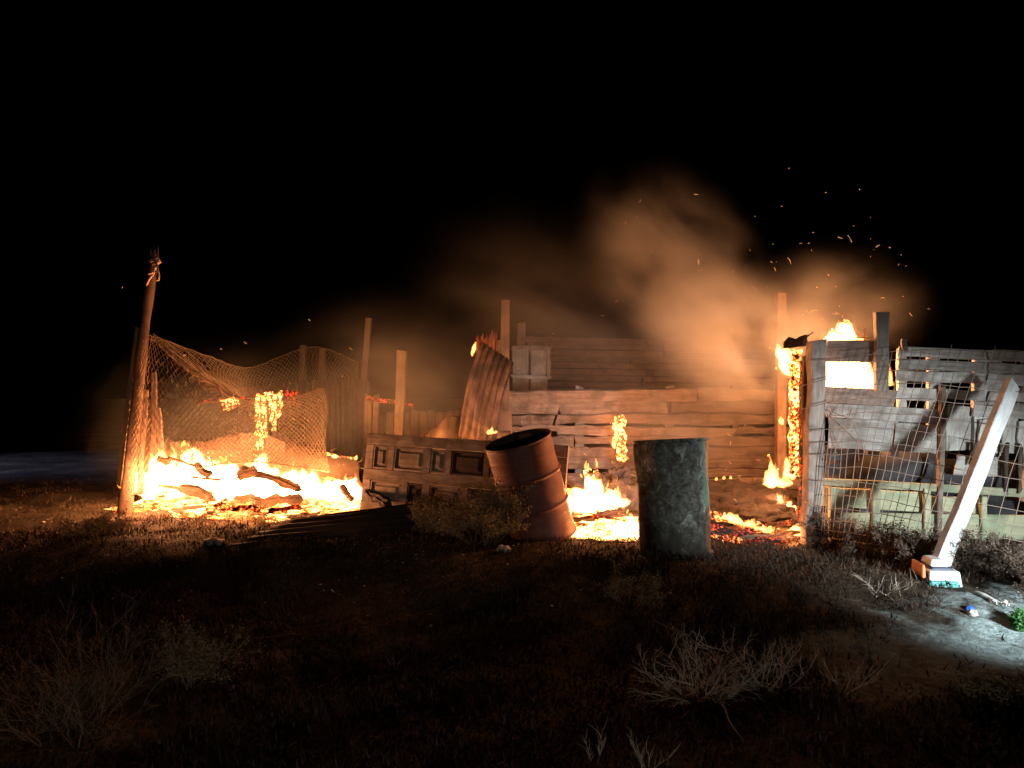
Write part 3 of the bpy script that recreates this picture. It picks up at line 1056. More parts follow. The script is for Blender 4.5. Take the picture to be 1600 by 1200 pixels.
# low sheet behind the left fire
def low_sheet():
    top = [(232, 694), (262, 690), (300, 688), (322, 690), (345, 682), (372, 676), (410, 674), (450, 690), (500, 706), (560, 720)]
    grid = []
    for j in range(5):
        grid.append([P(x + j * 0.6, y + (784 - y) * j / 4, 9.3 + 0.05 * math.sin(i * 1.3 + j)) for i, (x, y) in enumerate(top)])
    V, F = slab_grid(grid, 0.004)
    return tag(link("low_sheet", np_mesh("low_sheet", V, F, True), M_SCORCH), "low bent metal sheet glowing orange behind the left flames", "metal sheet")


low_sheet()

# ------------------------------------------------------------------ fires
def rp_min(tg):
    return tg[4] >= 6


def flame(name, label, tongues, mat, voxel=0.02, rough=0.05, freq=5.0, group=None, seed=0):
    """tongues: (px, py of the base, distance, height px, radius px, lean px, depth factor); closed gas volumes merged into one skin"""
    r = random.Random(seed)
    mb = MB()
    cx = None
    full = []
    for tg in tongues:
        full.append(tg)
        if tg[3] > 12 and rp_min(tg):
            for _ in range(2):
                k = r.uniform(0.35, 0.75)
                full.append((tg[0] + r.uniform(-1, 1) * tg[4], tg[1] - r.uniform(0, 0.3) * tg[3], tg[2] + r.uniform(-0.05, 0.05), tg[3] * r.uniform(0.4, 0.95), tg[4] * k * 0.6, tg[5] + r.uniform(-6, 6), 1.0))
    for (px, py, d, h, rp, lean, *rest) in full:
        df = rest[0] if rest else 1.0
        b0 = P(px, py, d)
        s = d / FPX
        H, R, Ln = h * s, rp * s, lean * s
        ph = r.uniform(0, 6.28)
        rings, sides = 12, 12
        vs, fs = [], []
        for i in range(rings + 1):
            t = i / rings
            c = b0 + Vector((Ln * t ** 1.4 + 0.28 * R * math.sin(ph + t * 6) * t, 0.25 * R * math.cos(ph + 5 * t) * t, H * t))
            prof = (0.45 + 1.3 * t) if t < 0.35 else 0.905 * (1 - (t - 0.35) / 0.65) ** 0.85
            if i == 0: prof = 0.25
            if i == rings: prof = 0.02
            for k in range(sides):
                a = 2 * math.pi * k / sides
                vs.append(c + Vector((R * prof * math.cos(a), R * df * prof * math.sin(a), 0)))
        for i in range(rings):
            for k in range(sides):
                k2 = (k + 1) % sides
                fs.append((i * sides + k, i * sides + k2, (i + 1) * sides + k2, (i + 1) * sides + k))
        fs.append(tuple(range(sides - 1, -1, -1)))
        fs.append(tuple(rings * sides + k for k in range(sides)))
        mb.add(vs, fs)
    root = skin(name, mb, voxel, rough, freq, mat, seed)
    tag(root, label, "fire", group)
    if max(tg[3] for tg in tongues) > 17:
        # a thin cooler fringe of gas round the hot core
        mb2 = MB()
        nrm_ring = 12
        V = np.array(mb.v)
        per = 13 * 12
        for q in range(len(V) // per):
            blk = V[q * per:(q + 1) * per].reshape(13, 12, 3)
            cen = blk.mean(axis=1, keepdims=True)
            blk = cen + (blk - cen) * 1.22
            z0 = cen[0, 0, 2]
            R0 = np.abs(blk[4] - cen[4]).max()
            blk[:, :, 2] = z0 + (blk[:, :, 2] - z0) * 1.10 + 0.0
            fs = [(i * 12 + k, i * 12 + (k + 1) % 12, (i + 1) * 12 + (k + 1) % 12, (i + 1) * 12 + k) for i in range(12) for k in range(12)]
            fs.append(tuple(range(11, -1, -1))); fs.append(tuple(12 * 12 + k for k in range(12)))
            mb2.add(blk.reshape(-1, 3), fs)
        f = skin("flame_fringe", mb2, voxel * 1.15, rough * 1.5, freq, M_FRINGE, seed + 0.37)
        f.parent = root
    return root


def skin(name, mb, voxel, rough, freq, mat, seed):
    me = mb.mesh(name)
    tmp = bpy.data.objects.new("tmp", me)
    col.objects.link(tmp)
    md = tmp.modifiers.new("skin", 'REMESH')
    md.mode = 'VOXEL'
    md.voxel_size = voxel
    dg = bpy.context.evaluated_depsgraph_get()
    dg.update()
    me2 = bpy.data.meshes.new_from_object(tmp.evaluated_get(dg))
    bpy.data.objects.remove(tmp)
    bpy.data.meshes.remove(me)
    # keep the main body of gas only
    bm = bmesh.new(); bm.from_mesh(me2); bm.verts.ensure_lookup_table()
    seen, isl = set(), []
    for v0 in bm.verts:
        if v0.index in seen: continue
        st, grp = [v0], []
        seen.add(v0.index)
        while st:
            v = st.pop(); grp.append(v)
            for e in v.link_edges:
                w = e.other_vert(v)
                if w.index not in seen: seen.add(w.index); st.append(w)
        isl.append(grp)
    if len(isl) > 1:
        isl.sort(key=len)
        bmesh.ops.delete(bm, geom=[v for g in isl[:-1] for v in g], context='VERTS')
    bm.to_mesh(me2); bm.free()
    n = len(me2.vertices)
    co = np.empty(n * 3, np.float32)
    me2.vertices.foreach_get('co', co)
    co = co.reshape(-1, 3)
    off = Vector((seed * 3.1, seed * 1.7, 0))
    out = np.empty_like(co)
    for i in range(n):
        p = Vector(co[i])
        q = Vector((p.x, p.y, p.z * 0.55)) * freq + off
        v = noise.noise_vector(q) * rough + noise.noise_vector(q * 2.5) * rough * 0.6 + noise.noise_vector(q * 5.5) * rough * 0.28
        v.z = abs(v.z) * 1.4 - rough * 0.25
        out[i] = p + v
    me2.vertices.foreach_set('co', out.ravel())
    me2.polygons.foreach_set('use_smooth', [True] * len(me2.polygons))
    me2.update()
    me2.name = name
    me2.materials.clear()
    me2.materials.append(mat)
    o = bpy.data.objects.new(name, me2)
    col.objects.link(o)
    return o


FIRE = (1.0, 0.37, 0.135)


def fire_lamp(px, py, d, e, rad=0.14, color=FIRE):
    lamp("firelight", 'POINT', P(px, py, d), e, color, rad)


# the left blaze
T = []
rr = random.Random(21)
outline = [(212, 740), (228, 712), (245, 700), (262, 704), (285, 690), (304, 694), (322, 716), (345, 708), (362, 712), (382, 716), (402, 700), (420, 722), (440, 726), (456, 716), (470, 740), (490, 745), (512, 738), (535, 742), (556, 750), (572, 764)]
for i, (x, y) in enumerate(outline):
    b_ = 770 if x < 330 else 782
    d = 8.75 + rr.uniform(-0.12, 0.2)
    T.append((x, b_, d, (b_ - y) * (0.92 if x < 430 else 0.78), rr.uniform(18, 25), rr.uniform(-3, 5), 1.1))
for i in range(26):
    x = rr.uniform(215, 560)
    lim = 790 if x < 300 else (806 if x < 420 else 788)
    y = rr.uniform(760, lim)
    d = CAM_Z * FPX / (y + 6 - HORIZON) * 1.02
    T.append((x, y, min(d, 9.0), rr.uniform(14, 30), rr.uniform(10, 20), rr.uniform(-5, 5), 1.1))
for x, h, q in ((212, 30, 10), (224, 46, 13), (238, 56, 14), (254, 60, 16), (272, 54, 16), (290, 62, 17), (306, 56, 15)):
    T.append((x, 770, 8.45, h, q, rr.uniform(-3, 5), 0.8))
for i in range(20):
    x = rr.uniform(225, 560)
    T.append((x, rr.uniform(768, 792), rr.uniform(7.95, 8.3), rr.uniform(12, 36), rr.uniform(6, 12), rr.uniform(-5, 5), 0.5))
flame("flames", "wide white-hot blaze along the left log pile below the netting", T, M_FLAME_HOT, 0.022, 0.06, 5.5, "fires burning in the yard", 1)
# right blaze between the drums
T = [(x, y, d, h, rp, ln, 1.2) for (x, y, d, h, rp, ln) in [(905, 800, 7.7, 40, 18, 0), (925, 800, 7.75, 62, 19, 2), (938, 798, 7.8, 50, 15, -4), (955, 795, 7.8, 32, 13, 4), (970, 792, 7.8, 16, 9, 8), (890, 802, 7.6, 36, 11, 0), (915, 802, 7.65, 24, 16, 0), (945, 800, 7.7, 20, 15, 0)]]
flame("flames", "peaked flames on the scorched log between the two drums", T, M_FLAME_HOT, 0.016, 0.05, 8.0, "fires burning in the yard", 2)
T = [(x, y, d, h, rp, ln, 1.2) for (x, y, d, h, rp, ln) in [(880, 853, 6.95, 12, 12, -4), (897, 855, 6.9, 24, 15, 0), (912, 856, 6.9, 30, 13, 0), (928, 855, 6.9, 30, 13, 0), (945, 857, 6.85, 22, 13, 3), (962, 855, 6.9, 46, 14, 2), (978, 853, 6.9, 52, 14, 4), (990, 852, 6.9, 40, 13, 0), (1000, 854, 6.9, 44, 12, 0), (985, 859, 6.8, 16, 18, 0)]]
flame("flames", "low flames along the front edge between the red drum and the green drum", T, M_FLAME_HOT, 0.015, 0.045, 8.0, "fires burning in the yard", 18)
flame("flames", "slender flame up the stump close to the red drum's right side", [(888, 838, 7.15, 42, 6, -2), (887, 820, 7.15, 26, 5, 0)], M_FLAME_SMALL, 0.011, 0.03, 9, "fires burning in the yard", 19)
# right of the green drum
T = [(1200, 797, 8.0, 12, 6, 0), (1212, 797, 8.0, 20, 8, 2), (1220, 797, 8.0, 28, 9, -4), (1230, 798, 8.0, 18, 8, 4), (1238, 798, 8.0, 8, 6, 4)]
flame("flames", "single pointed flame on the ash heap left of the burning corner", T, M_FLAME_HOT, 0.013, 0.03, 9, "fires burning in the yard", 3)
T = [(1216, 842, 7.1, 20, 7, 0), (1225, 843, 7.1, 16, 7, 0), (1234, 838, 7.1, 14, 6, 3), (1243, 840, 7.1, 22, 7, 0), (1248, 838, 7.1, 26, 6, 0)]
flame("flames", "two-peaked flame on the ground at the foot of the corner post", T, M_FLAME_HOT, 0.012, 0.025, 9, "fires burning in the yard", 4)
# burning corner: blown to the left
T = [(1238, 590, 7.35, 48, 14, -10), (1230, 586, 7.35, 42, 13, -14), (1222, 560, 7.35, 24, 8, -12), (1218, 548, 7.35, 14, 5, -8), (1249, 606, 7.12, 50, 5, 0), (1252, 590, 7.12, 44, 5, 2)]
flame("flames", "flames blowing left off the top of the burning corner upright", T, M_FLAME_HOT, 0.013, 0.035, 8, "fires burning in the yard", 5)
T = [(1200, 760, 7.6, 24, 9, -2), (1212, 760, 7.6, 18, 8, 2), (1222, 758, 7.6, 14, 7, 0), (1209, 762, 7.58, 52, 6, -5), (1227, 762, 7.58, 54, 6, 4), (1206, 762, 7.6, 14, 12, 0), (1222, 762, 7.6, 14, 11, 0)]
flame("flames", "loose flames licking up at the base of the burning corner upright", T, M_FLAME_SMALL, 0.010, 0.025, 10, "fires burning in the yard", 6)
# behind the right fence
T = [(1288, 625, 7.3, 66, 24, 0), (1310, 625, 7.3, 70, 26, 0), (1333, 625, 7.3, 70, 26, 0), (1352, 622, 7.3, 62, 20, 0), (1366, 614, 7.2, 40, 9, 0), (1322, 610, 7.25, 56, 20, 0), (1298, 612, 7.25, 56, 18, 0), (1346, 612, 7.25, 58, 18, 0), (1304, 600, 7.3, 84, 15, 2), (1318, 600, 7.3, 92, 16, 6), (1334, 600, 7.3, 80, 14, 4), (1348, 600, 7.3, 70, 12, 0)]
for (x, h, rp, ln) in ((1300, 30, 9, 2), (1312, 36, 9, 10), (1322, 42, 9, 12), (1330, 34, 7, 4), (1345, 14, 6, 0), (1290, 16, 6, 0), (1358, 8, 5, 0)):
    T.append((x, 542, 7.3, h, rp, ln, 1.3))
flame("flames", "flames behind the right fence, showing through its gap and over its top board", T, M_FLAME_HOT, 0.02, 0.035, 7, "fires burning in the yard", 7)
T = [(1390, 604, 7.0, 40, 4, 0), (1392, 602, 7.0, 28, 4, 1), (1388, 590, 7.0, 36, 2.5, 0), (1391, 604, 7.0, 16, 6, 0)]
flame("flames", "narrow flame in the slit between the grey upright and the slatted panel", T, M_FLAME_SMALL, 0.008, 0.012, 12, "fires burning in the yard", 8)
T = [(1130 + 9 * k, 812 + 3.0 * k, 7.0 - 0.005 * k, 9 + 4 * (k % 3), 7, 2 - k % 4, 0.8) for k in range(9)]
flame("flames", "thin sheet of flame licking along the long cracked beam", T, M_FLAME_SMALL, 0.011, 0.03, 12, "fires burning in the yard", 20)
# small ones
GF = "fires burning in the yard"
flame("flames", "low flame against the charred left face of the corner post", [(1238, 750, 7.3, 24, 8, 0), (1242, 738, 7.3, 36, 6, -3)], M_FLAME_SMALL, 0.010, 0.02, 10, GF, 15)
flame("flames", "lone little flame halfway up, left of the burning upright", [(1222, 664, 7.4, 16, 5, -4)], M_FLAME_SMALL, 0.008, 0.015, 12, GF, 16)
T = [(962, 676, 9.58, 20, 5, -3), (961, 702, 9.58, 20, 5, -4), (964, 690, 9.58, 24, 3.5, -3)]
flame("flames", "flame clinging to the charred stump on the plank wall", T, M_FLAME_SMALL, 0.010, 0.03, 12, GF, 9)
flame("flames", "small flame on the upper corner of the hanging rusty sheet", [(739, 557, 9.3, 18, 3.2, 2), (741, 549, 9.3, 14, 4, 1)], M_FLAME_SMALL, 0.008, 0.016, 14, GF, 10)
flame("flames", "tiny flame above the left rim of the red drum", [(763, 679, 9.0, 8, 4, 0), (768, 679, 9.0, 14, 3.5, 0), (773, 678, 9.0, 6, 3.5, 3)], M_FLAME_SMALL, 0.008, 0.012, 14, GF, 11)
flame("flames", "long low flame on the stick lying between the netting and the door", [(515, 712, 8.6, 5, 5, -4), (524, 716, 8.6, 7, 7, -2), (535, 718, 8.6, 6, 7, 2)], M_FLAME_SMALL, 0.008, 0.012, 13, GF, 12)
flame("flames", "little separate flame just left of the panelled door", [(555, 719, 8.6, 9, 3.5, 2)], M_FLAME_SMALL, 0.008, 0.010, 13, GF, 17)
for q, (x, y, h, rp, ln) in enumerate(((1120, 752, 7, 3.5, 0), (1131, 750, 8, 3, 1), (1142, 750, 7, 3.2, 0), (1156, 757, 5, 4, 2))):
    flame("flames", ("leftmost tiny flame on the ash heap crest, next to the green drum", "second tiny flame from the green drum on the ash heap crest", "third tiny flame from the green drum on the ash heap crest", "flat tiny flame on the ash heap's right slope")[q], [(x, y, 8.4, h, rp, ln)], M_FLAME_SMALL, 0.008, 0.012, 13, "row of tiny flames on the ash heap", 40 + q)
for q, (x, y, d, h, rp, ln) in enumerate(((914, 735, 8.3, 18, 2.5, 2), (932, 732, 8.3, 20, 2.2, -2), (948, 762, 8.0, 12, 2.2, 4), (908, 747, 8.2, 10, 2.2, -3))):
    flame("flames", ("tall thin flame wisp left of its twin, between the drums", "tall thin flame wisp furthest up, nearer the stump, between the drums", "short flame wisp against the rounded dark heap", "short flame wisp nearest the red drum")[q], [(x, y, d, h, rp, ln)], M_FLAME_SMALL, 0.007, 0.010, 13, "flame wisps between the drums", 50 + q)

# light given off by the fires
for px, py, d, e in ((250, 742, 8.5, 62), (330, 738, 8.6, 62), (420, 740, 8.6, 62), (520, 752, 8.6, 48), (370, 790, 7.7, 85), (262, 776, 7.9, 85), (470, 788, 7.7, 26), (216, 742, 8.0, 60)):
    fire_lamp(px, py, d, e)
for px, py, d, e in ((925, 775, 7.75, 58), (900, 838, 7.0, 22), (980, 828, 6.95, 34), (1220, 782, 7.9, 26), (1238, 834, 6.9, 26), (1205, 745, 7.5, 24)):
    fire_lamp(px, py, d, e, 0.1)
fire_lamp(1230, 560, 7.5, 170, 0.16)
fire_lamp(1246, 640, 7.5, 30, 0.08)
fire_lamp(1320, 590, 7.4, 36, 0.12)
fire_lamp(1325, 515, 7.3, 26, 0.08)
fire_lamp(956, 685, 9.45, 8, 0.06)
fire_lamp(405, 650, 8.6, 8, 0.08)

# ------------------------------------------------------------------ charred logs
def log(a, b, rpx, d0, d1, mat, label, group, name="charred_log", knobs=1.0):
    p0, p1 = P(*a, d0), P(*b, d1)
    R = 0.84 * rpx * (d0 + d1) / 2 / FPX
    r = random.Random(int(a[0] * 7 + b[1]))
    ax = (p1 - p0).normalized()
    e1 = ax.cross(Vector((0, 0, 1))).normalized()
    e2 = e1.cross(ax)
    n, S = 22, 14
    L = (p1 - p0).length
    sq = [r.uniform(0.75, 1.2) if k % 2 else r.uniform(0.55, 0.95) for k in range(S)]
    vs, fs = [], []
    off = r.uniform(0, 90)
    for i in range(n + 1):
        t = i / n
        c = p0.lerp(p1, t) + (e1 * noise.noise(Vector((t * L * 5, off, 0))) + e2 * noise.noise(Vector((t * L * 5, off, 7)))) * R * 0.9 * knobs
        # burnt necks and stubby ends
        g = 0.72 + 0.55 * noise.noise(Vector((t * L * 7, off, 3))) + 0.3
        if i == 0 or i == n: g *= 0.35
        for k in range(S):
            an = 2 * math.pi * k / S
            q = R * g * sq[k] * (1 + 0.45 * noise.noise(Vector((t * L * 16, k * 0.9, off))))
            sh = ax * (r.uniform(-1, 1) * R * 0.5 if i in (0, n) else 0)
            vs.append(c + (e1 * math.cos(an) + e2 * math.sin(an)) * q + sh)
    for i in range(n):
        for k in range(S):
            k2 = (k + 1) % S
            fs.append((i * S + k, i * S + k2, (i + 1) * S + k2, (i + 1) * S + k))
    fs.append(tuple(range(S - 1, -1, -1))); fs.append(tuple(n * S + k for k in range(S)))
    mb = MB()
    M = Matrix.Translation((p0 + p1) / 2)
    Mi = M.inverted()
    mb.add([Mi @ v for v in vs], fs)
    return tag(mb.build(name, mat, None, False, M), label, "log", group)


GL = "charred logs in the left fire"
log((246, 717), (266, 717), 6, 8.40, 8.40, M_BURNTWOOD, "short charred block end sticking up at the left of the left fire", GL)
log((262, 714), (318, 732), 2.6, 8.40, 8.40, M_BURNTWOOD, "thin charred rod running down from the charred block", GL)
log((306, 726), (330, 742), 7, 8.33, 8.33, M_BURNTWOOD, "stubby charred log end in front of the first tall flames", GL)
log((376, 734), (470, 764), 7.5, 8.45, 8.25, M_BURNTWOOD, "long charred log slanting down through the middle of the left fire", GL)
log((372, 744), (402, 738), 9, 8.35, 8.35, M_BURNTWOOD, "thick log stub crossing the slanting log's upper end", GL)
log((366, 782), (472, 780), 8, 8.05, 8.05, M_BURNTWOOD, "thick level log in the lower middle of the left fire", GL)
log((282, 762), (332, 776), 8, 8.25, 8.15, M_BURNTWOOD, "dark log half buried in the left fire's front edge", GL)
log((246, 758), (300, 766), 2.5, 8.30, 8.25, M_BURNTWOOD, "slender stick at the far left of the fire's front edge", GL)
log((300, 745), (345, 750), 2.5, 8.30, 8.30, M_BURNTWOOD, "slender stick below the stubby log end", GL)
log((532, 760), (552, 780), 6, 8.35, 8.25, M_BURNTWOOD, "short log standing in the right end of the left fire", GL)
log((572, 766), (606, 792), 7, 8.0, 7.6, M_CHAR, "black log end poking out of the left fire beside the door", GL)
log((508, 709), (556, 718), 2.4, 8.65, 8.6, M_EMBER, "burning stick lying between the netting and the door", GL, "burning_stick")
log((335, 792), (448, 800), 6, 7.55, 7.55, M_EMBER, "crumbling glowing log at the front of the left fire", GL)
log((420, 796), (470, 792), 5, 7.5, 7.5, M_EMBER_RED, "short red glowing log at the front right of the left fire", GL)

GR = "charred logs in the right fire"
log((1108, 800), (1214, 832), 9, 7.1, 7.0, M_EMBER, "long beam covered in glowing cracks right of the green drum", GR)
log((1110, 822), (1190, 838), 7, 6.95, 6.9, M_EMBER_RED, "red glowing log just below the long cracked beam", GR)
log((1105, 832), (1160, 850), 6, 6.85, 6.8, M_EMBER, "ember log end lying nearest the green drum's right edge", GR)
log((1150, 842), (1252, 832), 4, 6.85, 6.9, M_BURNTWOOD, "scorched plank edge below the embers right of the green drum", GR)
log((1196, 822), (1240, 815), 5, 7.2, 7.2, M_EMBER_DIM, "dull red log behind the two-peaked flame", GR)
log((886, 815), (975, 800), 7, 7.3, 7.4, M_BURNTWOOD, "scorched log lying across between the two drums", GR)
log((898, 822), (968, 838), 6, 7.15, 7.1, M_EMBER, "glowing log under the flames between the two drums", GR)
log((925, 806), (985, 818), 5, 7.25, 7.2, M_EMBER_RED, "red glowing log tucked left of the green drum", GR)
log((912, 853), (1010, 848), 3.5, 6.7, 6.72, M_BURNTWOOD, "thin scorched plank in front of the flames between the drums", GR)
log((885, 800), (890, 840), 5, 7.2, 7.1, M_EMBER, "burning upright stump close to the red drum's right side", GR)

def mound(name, px, py, d, rx, ry, rz, mat, label, cat="heap", seed=0, amp=0.25):
    c = P(px, py, d)
    c.z = gzf(c.x, c.y) - 0.03
    vs, fs = [], []
    nu, nv = 72, 26
    for j in range(nv + 1):
        ph = j / nv * math.pi / 2
        for i in range(nu):
            a = 2 * math.pi * i / nu
            v = Vector((math.cos(a) * math.cos(ph), math.sin(a) * math.cos(ph), math.sin(ph)))
            k = 1 + amp * noise.noise(v * 2.2 + Vector((seed, 0, 0))) + amp * 0.6 * noise.noise(v * 6 + Vector((0, seed, 0))) + amp * 0.4 * noise.noise(v * 15 + Vector((0, seed, 3)))
            vs.append((v.x * rx * k, v.y * ry * k, v.z * rz * k))
    for j in range(nv):
        for i in range(nu):
            fs.append((j * nu + i, j * nu + (i + 1) % nu, (j + 1) * nu + (i + 1) % nu, (j + 1) * nu + i))
    fs.append(tuple(range(nu - 1, -1, -1)))
    mb = MB(); mb.add(vs, fs)
    return tag(mb.build(name, mat, None, True, Matrix.Translation(c)), label, cat)


mound("ash_heap", 958, 800, 8.5, 0.36, 0.3, 0.42, M_ASH, "rounded dark heap behind the flames between the drums", seed=1)
mound("ash_heap", 1150, 800, 8.3, 0.66, 0.5, 0.34, M_CHAR, "broad dark ash heap right of the green drum", seed=2)
mound("ash_heap", 1185, 812, 7.7, 0.5, 0.3, 0.20, M_CHAR, "black charcoal heap between the ash heap and the glowing beam", seed=3)
mound("coal_bed", 378, 792, 8.25, 0.62, 0.5, 0.11, M_EMBER_BED, "bed of glowing coals in the middle of the left fire", "coals", seed=4, amp=0.5)
mound("coal_bed", 505, 782, 8.6, 0.50, 0.45, 0.10, M_EMBER_BED, "bed of glowing coals at the right end of the left fire", "coals", seed=7, amp=0.5)
mound("coal_bed", 268, 775, 8.7, 0.48, 0.45, 0.10, M_EMBER_BED, "bed of glowing coals at the pole end of the left fire", "coals", seed=8, amp=0.5)
mound("coal_bed", 945, 836, 7.3, 0.42, 0.5, 0.10, M_EMBER_HOT, "bed of glowing coals between the two drums", "coals", seed=5, amp=0.35)
mound("coal_bed", 1165, 842, 7.15, 0.5, 0.35, 0.09, M_EMBER_DIM, "bed of red coals right of the green drum", "coals", seed=6, amp=0.35)

# charred stump on the plank wall, burning corner upright
o = pxboard("charred_stump", (969, 650), (972, 722), 14, 9.64, 9.62, 0.08, M_EMBER_STRIP, None, jag=0.02, segs=12)
tag(o, "charred hanging stump alight in front of the plank wall", "stump")
root = empty("burning_upright", P(1248, 820, 7.15), "glowing charred upright burning on the left of the corner post", "upright")
pxboard("ember_strip", (1243, 548), (1241, 742), 13, 7.18, 7.15, 0.08, M_EMBER_STRIP, root, jag=0.02, segs=16)
pxboard("ember_strip", (1255, 566), (1251, 820), 8, 7.1, 7.05, 0.06, M_EMBER_RED, root, jag=0.012, segs=14)
pxboard("charred_cap", (1226, 538), (1262, 530), 14, 7.15, 7.1, 0.10, M_CHAR, root, jag=0.02)
pxboard("splinter", (1250, 532), (1272, 519), 2.2, 7.1, 7.05, 0.015, M_CHAR, root)

# ------------------------------------------------------------------ right fence
def fd(px):    # distance of the fence face
    return 6.95 - (px - 1270) / 350 * 0.55


root = empty("corner_post", G(1272, 846), "thick pale corner post between the fire and the wire mesh", "post")
pxboard("trunk", (1276, 531), (1266, 852), 24, 6.78, 6.72, 0.13, M_SCORCHWOOD, root, jag=0.012, segs=10)
pxboard("split_plank", (1258, 560), (1259, 845), 7, 6.85, 6.8, 0.05, M_BURNTWOOD, root, jag=0.012, segs=10)
pxboard("batten", (1287, 590), (1284, 748), 6, 6.74, 6.72, 0.03, M_GREYWOOD, root)

root = empty("plank_fence", P(1440, 850, 6.8), "whitewashed board fence at the right with a fire-lit gap near its top", "fence")


def fb(name, a, b, h, mat, off=0.0, t=0.025, **k):
    return pxboard(name, a, b, h, fd(a[0]) + off, fd(b[0]) + off, t, mat, root, **k)


fb("board", (1289, 548), (1400 - 12, 549), 34, M_SCORCHWOOD)
fb("board", (1289, 617), (1398, 622), 26, M_SCORCHWOOD)
fb("board", (1289, 640), (1470, 652), 22, M_WHITEWOOD, 0.01)
fb("wide_board", (1294, 676), (1400, 682), 48, M_WHITEWOOD, 0.012)
fb("wide_board", (1396, 682), (1474, 688), 44, M_WHITEWOOD, -0.005)
fb("upright", (1377, 491), (1377, 612), 20, M_GREYWOOD, -0.05, 0.06)
# slatted right hand panel
rowsR = [((1402, 549), (1606, 558), 15), ((1402, 569), (1640, 578), 15), ((1402, 587), (1640, 595), 17), ((1402, 614), (1475, 618), 20), ((1472, 615), (1640, 623), 15), ((1520, 638), (1640, 645), 24)]
for a, b, h in rowsR:
    if b[0] > 1530 and a[0] < 1500:
        m_ = 1541
        my = a[1] + (b[1] - a[1]) * (m_ - a[0]) / (b[0] - a[0])
        fb("board", a, (m_ - 1, my), h, M_WHITEWOOD, 0.004)
        fb("board", (m_ + 1, my), b, h, M_WHITEWOOD, 0.010)
    else:
        fb("board", a, b, h, M_WHITEWOOD, 0.004)
for a, b, w in (((1409, 543), (1408, 640), 13), ((1458, 546), (1457, 700), 17), ((1543, 548), (1541, 710), 44), ((1608, 552), (1606, 780), 20)):
    fb("stringer", a, b, w, M_WHITEWOOD, 0.05, 0.05)
fb("board", (1500, 634), (1496, 704), 40, M_WHITEWOOD, 0.02)
fb("board", (1545, 655), (1542, 704), 30, M_WHITEWOOD, 0.0)
fb("board", (1578, 650), (1576, 708), 24, M_WHITEWOOD, 0.0)
fb("board", (1602, 655), (1600, 712), 22, M_WHITEWOOD, 0.0)
fb("upright", (1473, 606), (1466, 856), 8, M_SLABWOOD, -0.03, 0.05)
fb("upright", (1522, 692), (1520, 725), 7, M_DARKWOOD, -0.03, 0.04)
fb("upright", (1572, 692), (1570, 770), 6, M_DARKWOOD, -0.03, 0.04)
fb("upright", (1594, 696), (1592, 770), 6, M_DARKWOOD, -0.03, 0.04)
fb("upright", (1413, 530), (1414, 552), 8, M_DARKWOOD, -0.02, 0.03)
fb("board", (1492, 726), (1562, 730), 32, M_WHITEWOOD, 0.03)
# low pallet-like part
fb("rail", (1276, 752), (1640, 773), 12, M_GREENWOOD, -0.01, 0.03)
fb("rail", (1276, 775), (1450, 785), 31, M_GREENWOOD, 0.02)
fb("rail", (1452, 786), (1535, 792), 24, M_GREENWOOD, 0.02)
fb("rail", (1276, 818), (1640, 826), 38, M_GREENWOOD, 0.0)
for px, y0, y1, w in ((1300, 760, 850, 8), (1368, 762, 852, 12), (1448, 766, 856, 10), (1537, 772, 860, 9), (1622, 776, 864, 14)):
    fb("block", (px, y0), (px - 1, y1), w, M_GREENWOOD, -0.025, 0.05)
# dark tarpaulin slumped in the gap
grid = []
for j in range(7):
    grid.append([P(1290 + i * 31, (696 if i < 6 else 720) + j * 24 + 4 * math.sin(i * 1.7 + j), 7.12 + 0.05 * math.sin(i * 0.8 + j) + 0.05 * math.sin(j * 2.1 + i * 0.3) - i * 0.05) for i in range(12)])
V, F = slab_grid(grid, 0.006)
tag(link("tarpaulin", np_mesh("tarpaulin", V, F, True), M_TARP), "dark blue-grey tarpaulin slumped inside the gap of the right fence", "tarpaulin")
# rusty bits of wire and rod sticking up above the fence
mb = MB()
for a, b in (((1300, 516), (1322, 524)), ((1345, 527), (1367, 530)), ((1352, 513), (1350, 532)), ((1330, 527), (1350, 528))):
    mb.tube([P(*a, 6.95), P(*b, 6.95)], 0.004, 4)
tag(mb.build("bent_wire", M_WIRE), "bent wire ends sticking up over the fence's top board", "wire")


